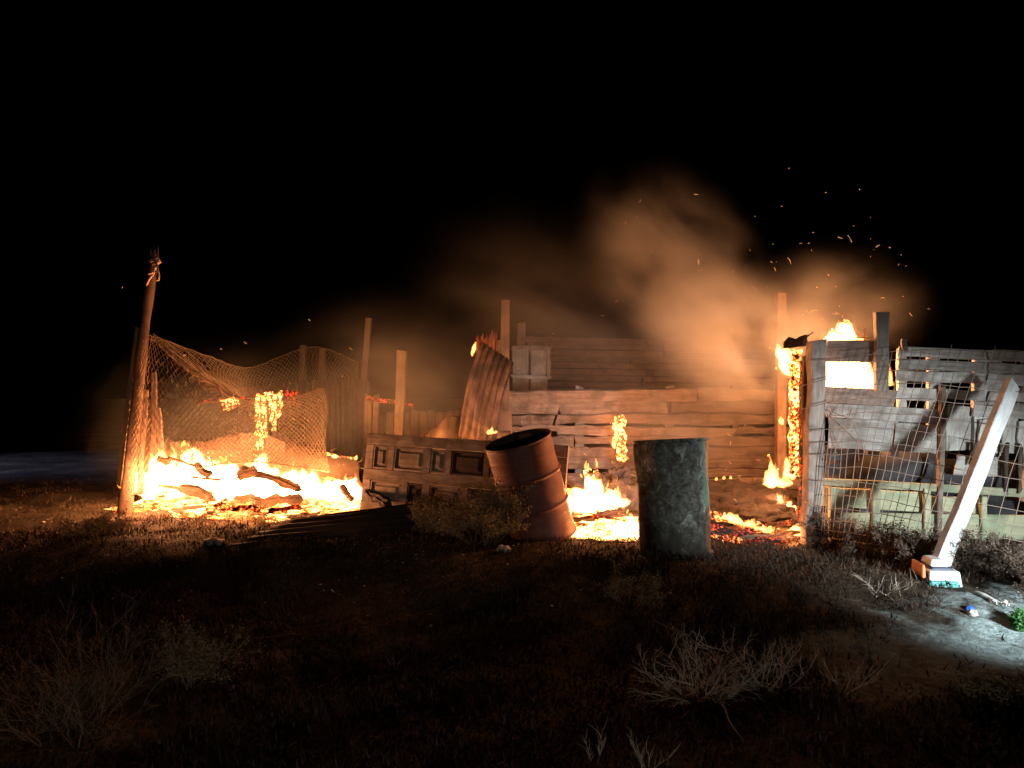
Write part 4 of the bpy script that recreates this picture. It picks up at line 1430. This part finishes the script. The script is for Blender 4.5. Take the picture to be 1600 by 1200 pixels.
# wire mesh leaning on the fence
def wire_mesh():
    r = random.Random(8)
    nu, nv = 26, 15
    c = [[(1312, 560, 6.66), (1420, 548, 6.45), (1560, 548, 6.2), (1740, 556, 5.95)], [(1292, 700, 6.6), (1385, 702, 6.35), (1500, 722, 6.1), (1680, 752, 5.85)], [(1284, 840, 6.55), (1350, 848, 6.25), (1460, 868, 6.0), (1640, 905, 5.75)]]
    pts = []
    for j in range(nv + 1):
        rowc = [catmull([k[i] for k in c], j / nv) for i in range(4)]
        row = []
        for i in range(nu + 1):
            q = catmull(rowc, i / nu)
            w = 3.0 * noise.noise(Vector((i * 0.35, j * 0.35, 1.0)))
            row.append(P(q[0] + w + r.uniform(-1, 1), q[1] + 2.5 * noise.noise(Vector((i * 0.3, j * 0.5, 5))) + r.uniform(-0.6, 0.6), q[2] + 0.03 * noise.noise(Vector((i * 0.2, j * 0.3, 9)))))
        pts.append(row)
    mb = MB()
    for j in range(nv + 1):
        k0 = P(1254 + r.uniform(-3, 3), 566 + j * 18.2 + r.uniform(-2, 2), 6.62)
        mb.tube(([k0] if j % 2 == 0 or r.random() < 0.4 else []) + pts[j], 0.0031, 4)
    for i in range(nu + 1):
        col_ = [pts[j][i] for j in range(nv + 1)]
        if i % 4 == 1: col_ = [col_[0] + (col_[0] - col_[1]) * r.uniform(0.3, 0.8)] + col_
        mb.tube(col_, 0.0031, 4)
    # tangled loose wires near the corner post
    for a, b, c_ in (((1290, 640), (1330, 655), (1350, 705)), ((1292, 645), (1300, 690), (1310, 715)), ((1330, 640), (1318, 680), (1296, 720)), ((1296, 650), (1340, 690), (1342, 720))):
        mb.tube([P(*a, 6.7), P(*b, 6.62), P(*c_, 6.6)], 0.004, 4)
    return tag(mb.build("wire_mesh", M_WIRE, None, True), "rusty welded wire mesh leaning in front of the whitewashed fence", "wire mesh")


wire_mesh()

# white brace and the container at its foot
o = pxboard("brace", (1582, 600), (1466, 892), 26, 6.15, G(1473, 913).y + 0.13, 0.06, M_BRACE, None, jag=0.006, segs=8, n=Vector((0.25, -1, 0)))
tag(o, "white painted timber prop slanting down against the right fence", "prop")


def container():
    b0 = G(1473, 913)
    root = empty("plastic_container", b0, "white plastic container with an orange side at the foot of the white prop", "container")
    s = b0.y / FPX
    W, Hh, D = 50 * s, 26 * s, 0.2

    def block(nm, x0, x1, z0, z1, y0, y1, mat, slope=0.0, inset=0.02):
        vs = [(x0, y0, z0), (x1, y0, z0), (x1, y1, z0), (x0, y1, z0), (x0 + inset, y0 + slope, z1), (x1 - inset, y0 + slope, z1), (x1 - inset, y1, z1), (x0 + inset, y1, z1)]
        me = bpy.data.meshes.new(nm)
        me.from_pydata(vs, [], [(0, 3, 2, 1), (4, 5, 6, 7), (0, 1, 5, 4), (1, 2, 6, 5), (2, 3, 7, 6), (3, 0, 4, 7)])
        me.materials.append(mat)
        o = bpy.data.objects.new(nm, me); col.objects.link(o); o.parent = root
        bv = o.modifiers.new("edge", 'BEVEL'); bv.width = 0.012; bv.segments = 3
        o.rotation_euler = (0, 0, -0.15)
        return o
    block("body", -W / 2, W / 2, -0.02, Hh * 0.85, -0.06, D, M_PLASTIC, 0.02, 0.012)
    block("recess", -W * 0.38, W * 0.36, Hh * 0.80, Hh * 1.05, 0.0, D, M_DARKPLASTIC, 0.01)
    block("top", -W * 0.36, W * 0.22, Hh * 1.02, Hh * 1.4, 0.0, D, M_PLASTIC, 0.04)
    block("orange_side", -W / 2 - 0.03, -W / 2 + 0.006, Hh * 0.35, Hh * 1.15, -0.02, D, M_ORANGE, 0.02, 0.008)
    block("teal_foot", -W / 2 - 0.015, W / 2 - 0.01, -0.03, 0.035, -0.075, D, M_TEAL)
    return root


container()

# ------------------------------------------------------------------ dark roofing sheet lying in front of the left fire
def dark_sheet():
    a, b = G(360, 856), G(690, 832)
    c, d = P(655, 785, 7.55), P(500, 812, 7.35)
    c.z = max(c.z, 0.2); d.z = max(d.z, 0.10)
    o = corrugated("roof_sheet", Vector((a.x, a.y, a.z + 0.01)), Vector((d.x - 0.25, d.y, 0.09)), c, Vector((b.x, b.y, b.z + 0.02)), 5, 0.014, M_DARKTIN, None, rows=10, seed=12)
    return tag(o, "blackened ribbed roofing sheet lying on the ground in front of the left fire", "roof sheet")


dark_sheet()


def stone(px, py, w, h, mat, label, seed):
    p = G(px, py)
    vs, fs = [], []
    nu, nv = 14, 8
    s = p.y / FPX
    for j in range(nv + 1):
        th = math.pi * j / nv
        for i in range(nu):
            a = 2 * math.pi * i / nu
            v = Vector((math.cos(a) * math.sin(th), math.sin(a) * math.sin(th), math.cos(th)))
            k = 1 + 0.45 * noise.noise(v * 1.6 + Vector((seed, 0, 0)))
            vs.append((v.x * w * s / 2 * k, v.y * w * s / 2 * k * 0.8, v.z * h * s / 2 * k + h * s * 0.3))
    for j in range(nv):
        for i in range(nu):
            fs.append((j * nu + i, (j + 1) * nu + i, (j + 1) * nu + (i + 1) % nu, j * nu + (i + 1) % nu))
    mb = MB(); mb.add(vs, fs)
    return tag(mb.build("stone", mat, None, False, Matrix.Translation(p)), label, "stone", "loose stones on the ground")


stone(332, 851, 36, 12, M_STONE, "flat pale stone lying in front of the left fire", 1)
stone(787, 862, 20, 14, M_STONE, "small pale stone under the dry shrub by the red drum", 2)
stone(1440, 1160, 9, 8, M_STONE, "tiny pale stone at the bottom right, left of two others", 3)
stone(1560, 1156, 11, 9, M_STONE, "tiny pale stone at the bottom right, nearest the frame's edge", 4)
stone(1500, 1150, 8, 7, M_STONE, "tiny pale stone at the bottom right, between two others", 5)
stone(1520, 962, 16, 12, M_STONE, "pale stone in the torchlight below the container", 6)
stone(1570, 946, 12, 10, M_STONE, "pale stone in the torchlight near the wire mesh foot", 7)


stone(1515, 953, 14, 8, M_BLUE, "small blue scrap on the torchlit soil below the container", 8)
o = pxboard("pale_board", (1530, 926), (1562, 944), 7, G(1530, 930).y, G(1562, 948).y, 0.02, M_BRACE, None, n=Vector((0, -0.3, 1)))
tag(o, "short pale board lying on the torchlit soil right of the container", "board")


# ------------------------------------------------------------------ plants
def shrub(name, base, h, w, n, label, twig, leaf, seed, leaves=0, leafsize=0.012, lean=(0, 0), rad=0.005, levels=2, group=None, droop=0.0, cat="shrub", upright=0.6):
    r = random.Random(seed)
    root = empty(name, base, label, cat, group)
    segs = MB()
    tips = []

    def grow(p, d, L, rd, lev):
        steps = 5
        pts, rads = [p.copy()], [rd]
        q = p.copy()
        dd = d.copy()
        for i in range(steps):
            dd = (dd + Vector((r.uniform(-1, 1), r.uniform(-1, 1), r.uniform(-0.7, 0.9) - droop)) * 0.28).normalized()
            q = q + dd * L / steps
            pts.append(q.copy()); rads.append(rd * (1 - 0.75 * (i + 1) / steps))
            if lev < levels and i > 0:
                for _ in range(r.choice((1, 1, 2))):
                    nd = (dd + Vector((r.uniform(-1, 1), r.uniform(-1, 1), r.uniform(-0.5, 0.9))) * 0.9).normalized()
                    grow(q, nd, L * r.uniform(0.3, 0.55), rd * 0.6, lev + 1)
            if lev == levels or i > 2: tips.append((q.copy(), dd.copy()))
        segs.tube(pts, rads, 3, cap=False)
    for k in range(n):
        a = r.uniform(0, 6.283)
        el = r.uniform(0.15, 1.0)
        d = Vector((math.cos(a) * (1 - el * upright) * w / h + lean[0], math.sin(a) * (1 - el * upright) * w / h * 0.8 + lean[1], 0.45 + el)).normalized()
        p = Vector(base) + Vector((r.uniform(-1, 1) * w * 0.22, r.uniform(-1, 1) * w * 0.18, -0.01))
        grow(p, d, h * r.uniform(0.6, 1.05), rad * r.uniform(0.6, 1.2), 0)
    segs.build("branches", twig, root)
    if leaves:
        V, F = [], []
        for (p, d) in tips:
            for _ in range(leaves):
                o_ = Vector((r.uniform(-1, 1), r.uniform(-1, 1), r.uniform(-1, 1))) * leafsize * 2.0
                a1 = Vector((r.uniform(-1, 1), r.uniform(-1, 1), r.uniform(-0.2, 1))).normalized()
                a2 = a1.orthogonal().normalized()
                s = leafsize * r.uniform(0.5, 1.3)
                c = p + o_
                k = len(V)
                V += [c - a2 * s * 0.35, c + a1 * s * 1.6, c + a2 * s * 0.35]
                F.append((k, k + 1, k + 2))
        o = link("foliage", np_mesh("foliage", np.array([tuple(v) for v in V]), np.array(F)), leaf, root)
    return root


shrub("dry_shrub", G(752, 852), 0.42, 0.5, 22, "bushy dry shrub growing against the left side of the red drum", M_TWIGDARK, M_LEAF, 1, leaves=3, leafsize=0.013, rad=0.004)
shrub("dry_shrub", G(690, 835), 0.30, 0.5, 18, "low dry shrub growing in front of the door's left half", M_TWIGDARK, M_LEAF, 2, leaves=2, leafsize=0.013, rad=0.004)
shrub("dry_shrub", G(985, 948), 0.20, 0.30, 14, "small dry shrub in front of the green drum's foot", M_TWIGDARK, M_LEAF, 3, leaves=1, leafsize=0.010, rad=0.003)
shrub("dead_shrub", G(100, 1150), 0.42, 0.60, 38, "large leafless shrub in the bottom left foreground", M_TWIGDARK, M_LEAF, 4, leaves=0, rad=0.003, upright=0.45, droop=0.1)
shrub("dry_shrub", G(292, 1085), 0.28, 0.16, 16, "narrow leafy dead shrub right of the large leafless one", M_TWIGDARK, M_LEAF, 5, leaves=1, leafsize=0.010, lean=(0.12, 0), rad=0.003, upright=0.9)
shrub("dead_shrub", G(1095, 1100), 0.30, 0.42, 34, "pale dead tangle of branches in the right foreground", M_TWIG, M_LEAF, 6, leaves=0, rad=0.0042, lean=(-0.35, 0), upright=0.15, droop=0.28)
shrub("dead_shrub", G(1195, 1085), 0.26, 0.26, 12, "pale upright dead twigs right of the dead tangle", M_TWIG, M_LEAF, 7, leaves=0, rad=0.0035)
shrub("dead_shrub", G(1325, 1092), 0.24, 0.12, 4, "sparse dead twigs standing alone right of centre foreground", M_TWIG, M_LEAF, 8, leaves=0, rad=0.0035)
shrub("dead_shrub", G(930, 1200), 0.15, 0.08, 4, "few dead stems at the bottom edge below the dead tangle", M_TWIG, M_LEAF, 9, leaves=0, rad=0.003, levels=1)
shrub("dead_shrub", G(1012, 1215), 0.17, 0.10, 5, "forked dead stems at the bottom edge, right of the few stems", M_TWIG, M_LEAF, 10, leaves=0, rad=0.003, levels=1)
shrub("dry_shrub", G(1350, 862), 0.24, 0.55, 24, "low tangled scrub at the foot of the wire mesh", M_TWIGDARK, M_LEAFDARK, 11, leaves=2, leafsize=0.012, rad=0.003)
shrub("dry_shrub", G(1300, 852), 0.24, 0.4, 16, "fire-reddened scrub at the foot of the corner post", M_TWIGDARK, M_LEAFDARK, 12, leaves=2, leafsize=0.012, rad=0.003)
shrub("dry_shrub", G(1430, 880), 0.22, 0.5, 22, "low scrub between the wire mesh and the white prop", M_TWIGDARK, M_LEAFDARK, 13, leaves=2, leafsize=0.012, rad=0.003)
shrub("dry_shrub", G(1545, 900), 0.26, 0.6, 26, "low scrub under the wire mesh right of the white prop", M_TWIGDARK, M_LEAFDARK, 14, leaves=2, leafsize=0.012, rad=0.003)
shrub("dry_shrub", G(1620, 930), 0.26, 0.4, 16, "scrub at the right edge below the wire mesh", M_TWIGDARK, M_LEAFDARK, 15, leaves=2, leafsize=0.012, rad=0.003)
shrub("dead_shrub", G(1385, 925), 0.16, 0.5, 12, "flattened pale straw left of the white container", M_TWIG, M_LEAF, 16, leaves=0, rad=0.003, levels=1, upright=0.1, lean=(-0.4, 0))
shrub("dry_shrub", G(1560, 1100), 0.12, 0.5, 18, "dim ground-hugging scrub at the right foreground edge", M_TWIGDARK, M_LEAF, 17, leaves=1, leafsize=0.012, rad=0.003)
shrub("dead_shrub", G(616, 1050), 0.09, 0.06, 3, "tiny pale sprig in the middle of the dark foreground", M_TWIG, M_LEAF, 18, leaves=0, rad=0.002, levels=1)
shrub("dry_shrub", G(385, 812), 0.15, 0.55, 26, "scrub burning at the front of the left fire", M_TWIGDARK, M_LEAF, 19, leaves=2, leafsize=0.012, rad=0.003)
shrub("dry_shrub", G(150, 835), 0.16, 0.6, 20, "low scrub left of the tall pole's foot", M_TWIGDARK, M_LEAF, 20, leaves=2, leafsize=0.012, rad=0.003)
shrub("green_weed", G(1598, 980), 0.06, 0.09, 6, "fresh green weed in the torchlight at the right edge", M_GREENLEAF, M_GREENLEAF, 21, leaves=4, leafsize=0.014, rad=0.002, cat="weed")
for k, (px, py) in enumerate(((30, 800), (95, 790))):
    shrub("dead_branch", G(px, py), 0.14, 0.8, 3, ("dark fallen branch at the left edge of the yard", "short dark branch lying between the left edge and the tall pole")[k], M_TWIGDARK, M_LEAF, 30 + k, rad=0.012, upright=0.0, cat="branch", levels=1)
mb = MB()
a, b = G(1118, 1112), G(1160, 1166)
mb.tube([a.lerp(b, t) + Vector((0.01 * math.sin(7 * t), 0, 0.05 - 0.035 * t + 0.02 * math.sin(3 * t))) for t in np.linspace(0, 1, 9)], [0.0045 - 0.0025 * t for t in np.linspace(0, 1, 9)], 5)
tag(mb.build("thin_stick", M_TWIG), "thin pale stick trailing down from the dead tangle of branches", "stick")
mb = MB()
a, b = G(345, 1003), G(470, 995)
mb.tube([a.lerp(b, t) + Vector((0, 0, 0.015 + 0.006 * math.sin(9 * t))) for t in np.linspace(0, 1, 9)], 0.004, 5)
tag(mb.build("thin_stick", M_TWIG), "thin pale stick lying in the dark left foreground", "stick")


# ground cover: leaves and stalks of dry weeds over the whole yard
def ground_cover():
    n = 52000
    # uniform in picture depth so the near ground is not starved
    y = 2.2 + (rng.random(n) ** 0.8) * 9.0
    x = (rng.random(n) * 2 - 1) * (0.70 * y + 0.3)
    dens = 0.5 + 0.5 * np.sin(1.9 * x + 1.3 * np.sin(1.2 * y)) * np.sin(1.6 * y + 0.7 * np.sin(1.1 * x))
    keep = rng.random(n) < 0.25 + 0.75 * dens
    # bare trodden soil on the far left, pale path at right foreground, fire floors
    keep &= ~((x < -4.2) & (y > 7.3) & (rng.random(n) < 0.85))
    dl = np.abs(-0.42 * x + 0.907 * y - 2.98) + 0.12 * np.sin(5 * x + 3 * np.sin(4 * y))
    keep &= ~((x > 1.5) & (dl < 0.42) & (rng.random(n) < 0.93))
    keep &= ~((y > 6.9) & (x > 0.3) & (x < 2.6))
    keep &= ~((y > 8.1 - 0.12 * np.sin(6 * x)) & (x > -4.1) & (x < 2.6))
    x, y = x[keep], y[keep]
    n = len(x)
    z = gz(x, y)
    L = 9
    cx = np.repeat(x, L); cyy = np.repeat(y, L); cz = np.repeat(z, L)
    N = n * L
    sz = np.repeat(rng.uniform(0.5, 1.3, n), L)
    ang = rng.random(N) * 2 * np.pi
    el = rng.uniform(0.2, 1.3, N)
    ln = rng.uniform(0.012, 0.05, N) * sz
    wd = rng.uniform(0.0025, 0.006, N) * sz
    px_ = cx + rng.normal(0, 0.03, N); py_ = cyy + rng.normal(0, 0.03, N)
    dx, dy, dz = np.cos(ang) * np.cos(el), np.sin(ang) * np.cos(el), np.sin(el)
    up = rng.uniform(0, 0.03, N) * sz
    A = np.stack([px_ - dy * 0 - np.sin(ang) * wd, py_ + np.cos(ang) * wd, cz + up - 0.004], -1)
    B = np.stack([px_ + np.sin(ang) * wd, py_ - np.cos(ang) * wd, cz + up - 0.004], -1)
    C = np.stack([px_ + dx * ln, py_ + dy * ln, cz + up + dz * ln], -1)
    V = np.stack([A, B, C], 1).reshape(-1, 3)
    F = np.arange(N * 3).reshape(-1, 3)
    tag(link("ground_cover", np_mesh("ground_cover", V, F), M_COVER), kind='stuff')


ground_cover()


def litter():
    n = 900
    y = rng.uniform(5.0, 9.0, n)
    x = rng.uniform(-6, 4, n)
    r = random.Random(4)
    mb = MB()
    for i in range(n):
        z_ = gzf(x[i], y[i])
        s = r.uniform(0.006, 0.022)
        c = Vector((x[i], y[i], z_ + s * 0.2))
        vs = [c + Vector((r.uniform(-1, 1), r.uniform(-1, 1), r.uniform(-0.5, 0.7))) * s for _ in range(4)]
        mb.add(vs, [(0, 1, 2), (0, 2, 3), (0, 3, 1), (1, 3, 2)])
    tag(mb.build("rubble", M_STONE), kind='stuff')


litter()


# ------------------------------------------------------------------ sparks
def sparks():
    r = random.Random(17)
    mb = MB()
    def streak(px, py, L, d, w):
        a = r.uniform(-0.9, 0.9) + (0 if r.random() < 0.75 else 1.4)
        p = []
        cv = r.uniform(-0.6, 0.6)
        for i in range(4):
            t = i / 3
            p.append(P(px + L * t * math.cos(a + cv * t), py + L * t * math.sin(a + cv * t), d))
        mb.tube(p, [w, w * 1.2, w, w * 0.5], 3)
    for k in range(60):
        px = r.gauss(1260, 95); py = r.gauss(440, 70)
        if py > 530: continue
        streak(px, py, (r.uniform(1, 4) if r.random() < 0.7 else r.uniform(6, 15)), r.uniform(6.9, 8.2), r.uniform(0.0009, 0.0022))
    for k in range(20):
        streak(r.uniform(860, 1230), r.uniform(300, 640), r.uniform(2, 7), r.uniform(7.8, 8.6), r.uniform(0.001, 0.0022))
    for k in range(14):
        streak(r.uniform(180, 570), r.uniform(440, 740), r.uniform(2, 6), r.uniform(7.8, 8.4), r.uniform(0.001, 0.0022))
    for k in range(10):
        streak(r.uniform(515, 575), r.uniform(705, 745), r.uniform(4, 11), 8.3, 0.0018)
    for k in range(14):
        streak(r.uniform(890, 995), r.uniform(700, 790), r.uniform(3, 9), 7.6, 0.0018)
    for k in range(14):
        streak(r.uniform(1120, 1250), r.uniform(640, 800), r.uniform(3, 8), 7.5, 0.0018)
    tag(mb.build("sparks", M_SPARK), kind='stuff')


sparks()


# ------------------------------------------------------------------ smoke
def smoke(px, py, d, rx, ry, rz, density, scale, rot=0.0, seed=0.0, lo=0.40, hi=0.72, colr=(0.80, 0.80, 0.80), steps=1.0):
    m, n, l, out = new_mat("smoke_gas")
    v = n.new("ShaderNodeVolumePrincipled")
    v.inputs['Color'].default_value = (*colr, 1)
    v.inputs['Anisotropy'].default_value = 0.1
    tc = n.new("ShaderNodeTexCoord")
    ln = n.new("ShaderNodeVectorMath"); ln.operation = 'LENGTH'
    l.new(tc.outputs['Object'], ln.inputs[0])
    fo = n.new("ShaderNodeMapRange"); fo.interpolation_type = 'SMOOTHSTEP'
    fo.inputs['From Min'].default_value = 1.0; fo.inputs['From Max'].default_value = 0.0
    l.new(ln.outputs['Value'], fo.inputs['Value'])
    nz = n.new("ShaderNodeTexNoise"); nz.noise_dimensions = '4D'
    nz.inputs['W'].default_value = seed
    nz.inputs['Scale'].default_value = scale; nz.inputs['Detail'].default_value = 5; nz.inputs['Roughness'].default_value = 0.55; nz.inputs['Distortion'].default_value = 0.5
    l.new(tc.outputs['Object'], nz.inputs['Vector'])
    mr = n.new("ShaderNodeMapRange"); mr.interpolation_type = 'SMOOTHSTEP'
    mr.inputs['From Min'].default_value = lo; mr.inputs['From Max'].default_value = hi
    l.new(nz.outputs['Fac'], mr.inputs['Value'])
    mu = n.new("ShaderNodeMath"); mu.operation = 'MULTIPLY'
    fsq = n.new("ShaderNodeMath"); fsq.operation = 'POWER'; fsq.inputs[1].default_value = 1.7
    l.new(fo.outputs[0], fsq.inputs[0])
    l.new(fsq.outputs[0], mu.inputs[0]); l.new(mr.outputs[0], mu.inputs[1])
    m2 = n.new("ShaderNodeMath"); m2.operation = 'MULTIPLY'; m2.inputs[1].default_value = density
    l.new(mu.outputs[0], m2.inputs[0]); l.new(m2.outputs[0], v.inputs['Density'])
    l.new(v.outputs[0], out.inputs['Volume'])
    m.cycles.volume_step_rate = steps
    vs, fs = [], []
    nu, nv = 20, 10
    for j in range(1, nv):
        th = math.pi * j / nv
        for i in range(nu):
            a = 2 * math.pi * i / nu
            vs.append((math.cos(a) * math.sin(th), math.sin(a) * math.sin(th), math.cos(th)))
    top, bot = len(vs), len(vs) + 1
    vs += [(0, 0, 1), (0, 0, -1)]
    for j in range(nv - 2):
        for i in range(nu):
            fs.append((j * nu + i, (j + 1) * nu + i, (j + 1) * nu + (i + 1) % nu, j * nu + (i + 1) % nu))
    for i in range(nu):
        fs.append((top, i, (i + 1) % nu))
        fs.append((bot, (nv - 2) * nu + (i + 1) % nu, (nv - 2) * nu + i))
    mb = MB(); mb.add(vs, fs)
    M = Matrix.Translation(P(px, py, d)) @ Matrix.Rotation(rot, 4, 'Y') @ Matrix.Diagonal((rx, ry, rz, 1))
    return tag(mb.build("smoke", m, None, False, M), kind='stuff')


smoke(1135, 525, 8.7, 1.35, 0.9, 0.95, 10.0, 1.5, 0.6, 1.0, 0.33, 0.66)
smoke(1045, 410, 8.9, 1.5, 0.9, 1.15, 3.2, 2.0, 0.85, 4.0, 0.36, 0.72)
smoke(880, 500, 9.3, 2.4, 1.0, 1.5, 0.6, 1.7, 0.4, 7.0, 0.34, 0.74)
smoke(1310, 480, 7.6, 1.1, 0.6, 0.8, 0.9, 1.7, 0.0, 2.0, 0.34, 0.72)
smoke(1060, 680, 9.2, 1.8, 0.6, 0.95, 1.3, 1.6, 0.0, 9.0, 0.3, 0.7)
smoke(660, 610, 9.4, 2.6, 1.0, 1.5, 0.8, 1.7, 0.0, 3.0, 0.34, 0.74)
smoke(330, 660, 8.8, 2.0, 0.8, 1.2, 0.22, 1.6, 0.0, 5.0, 0.34, 0.7)
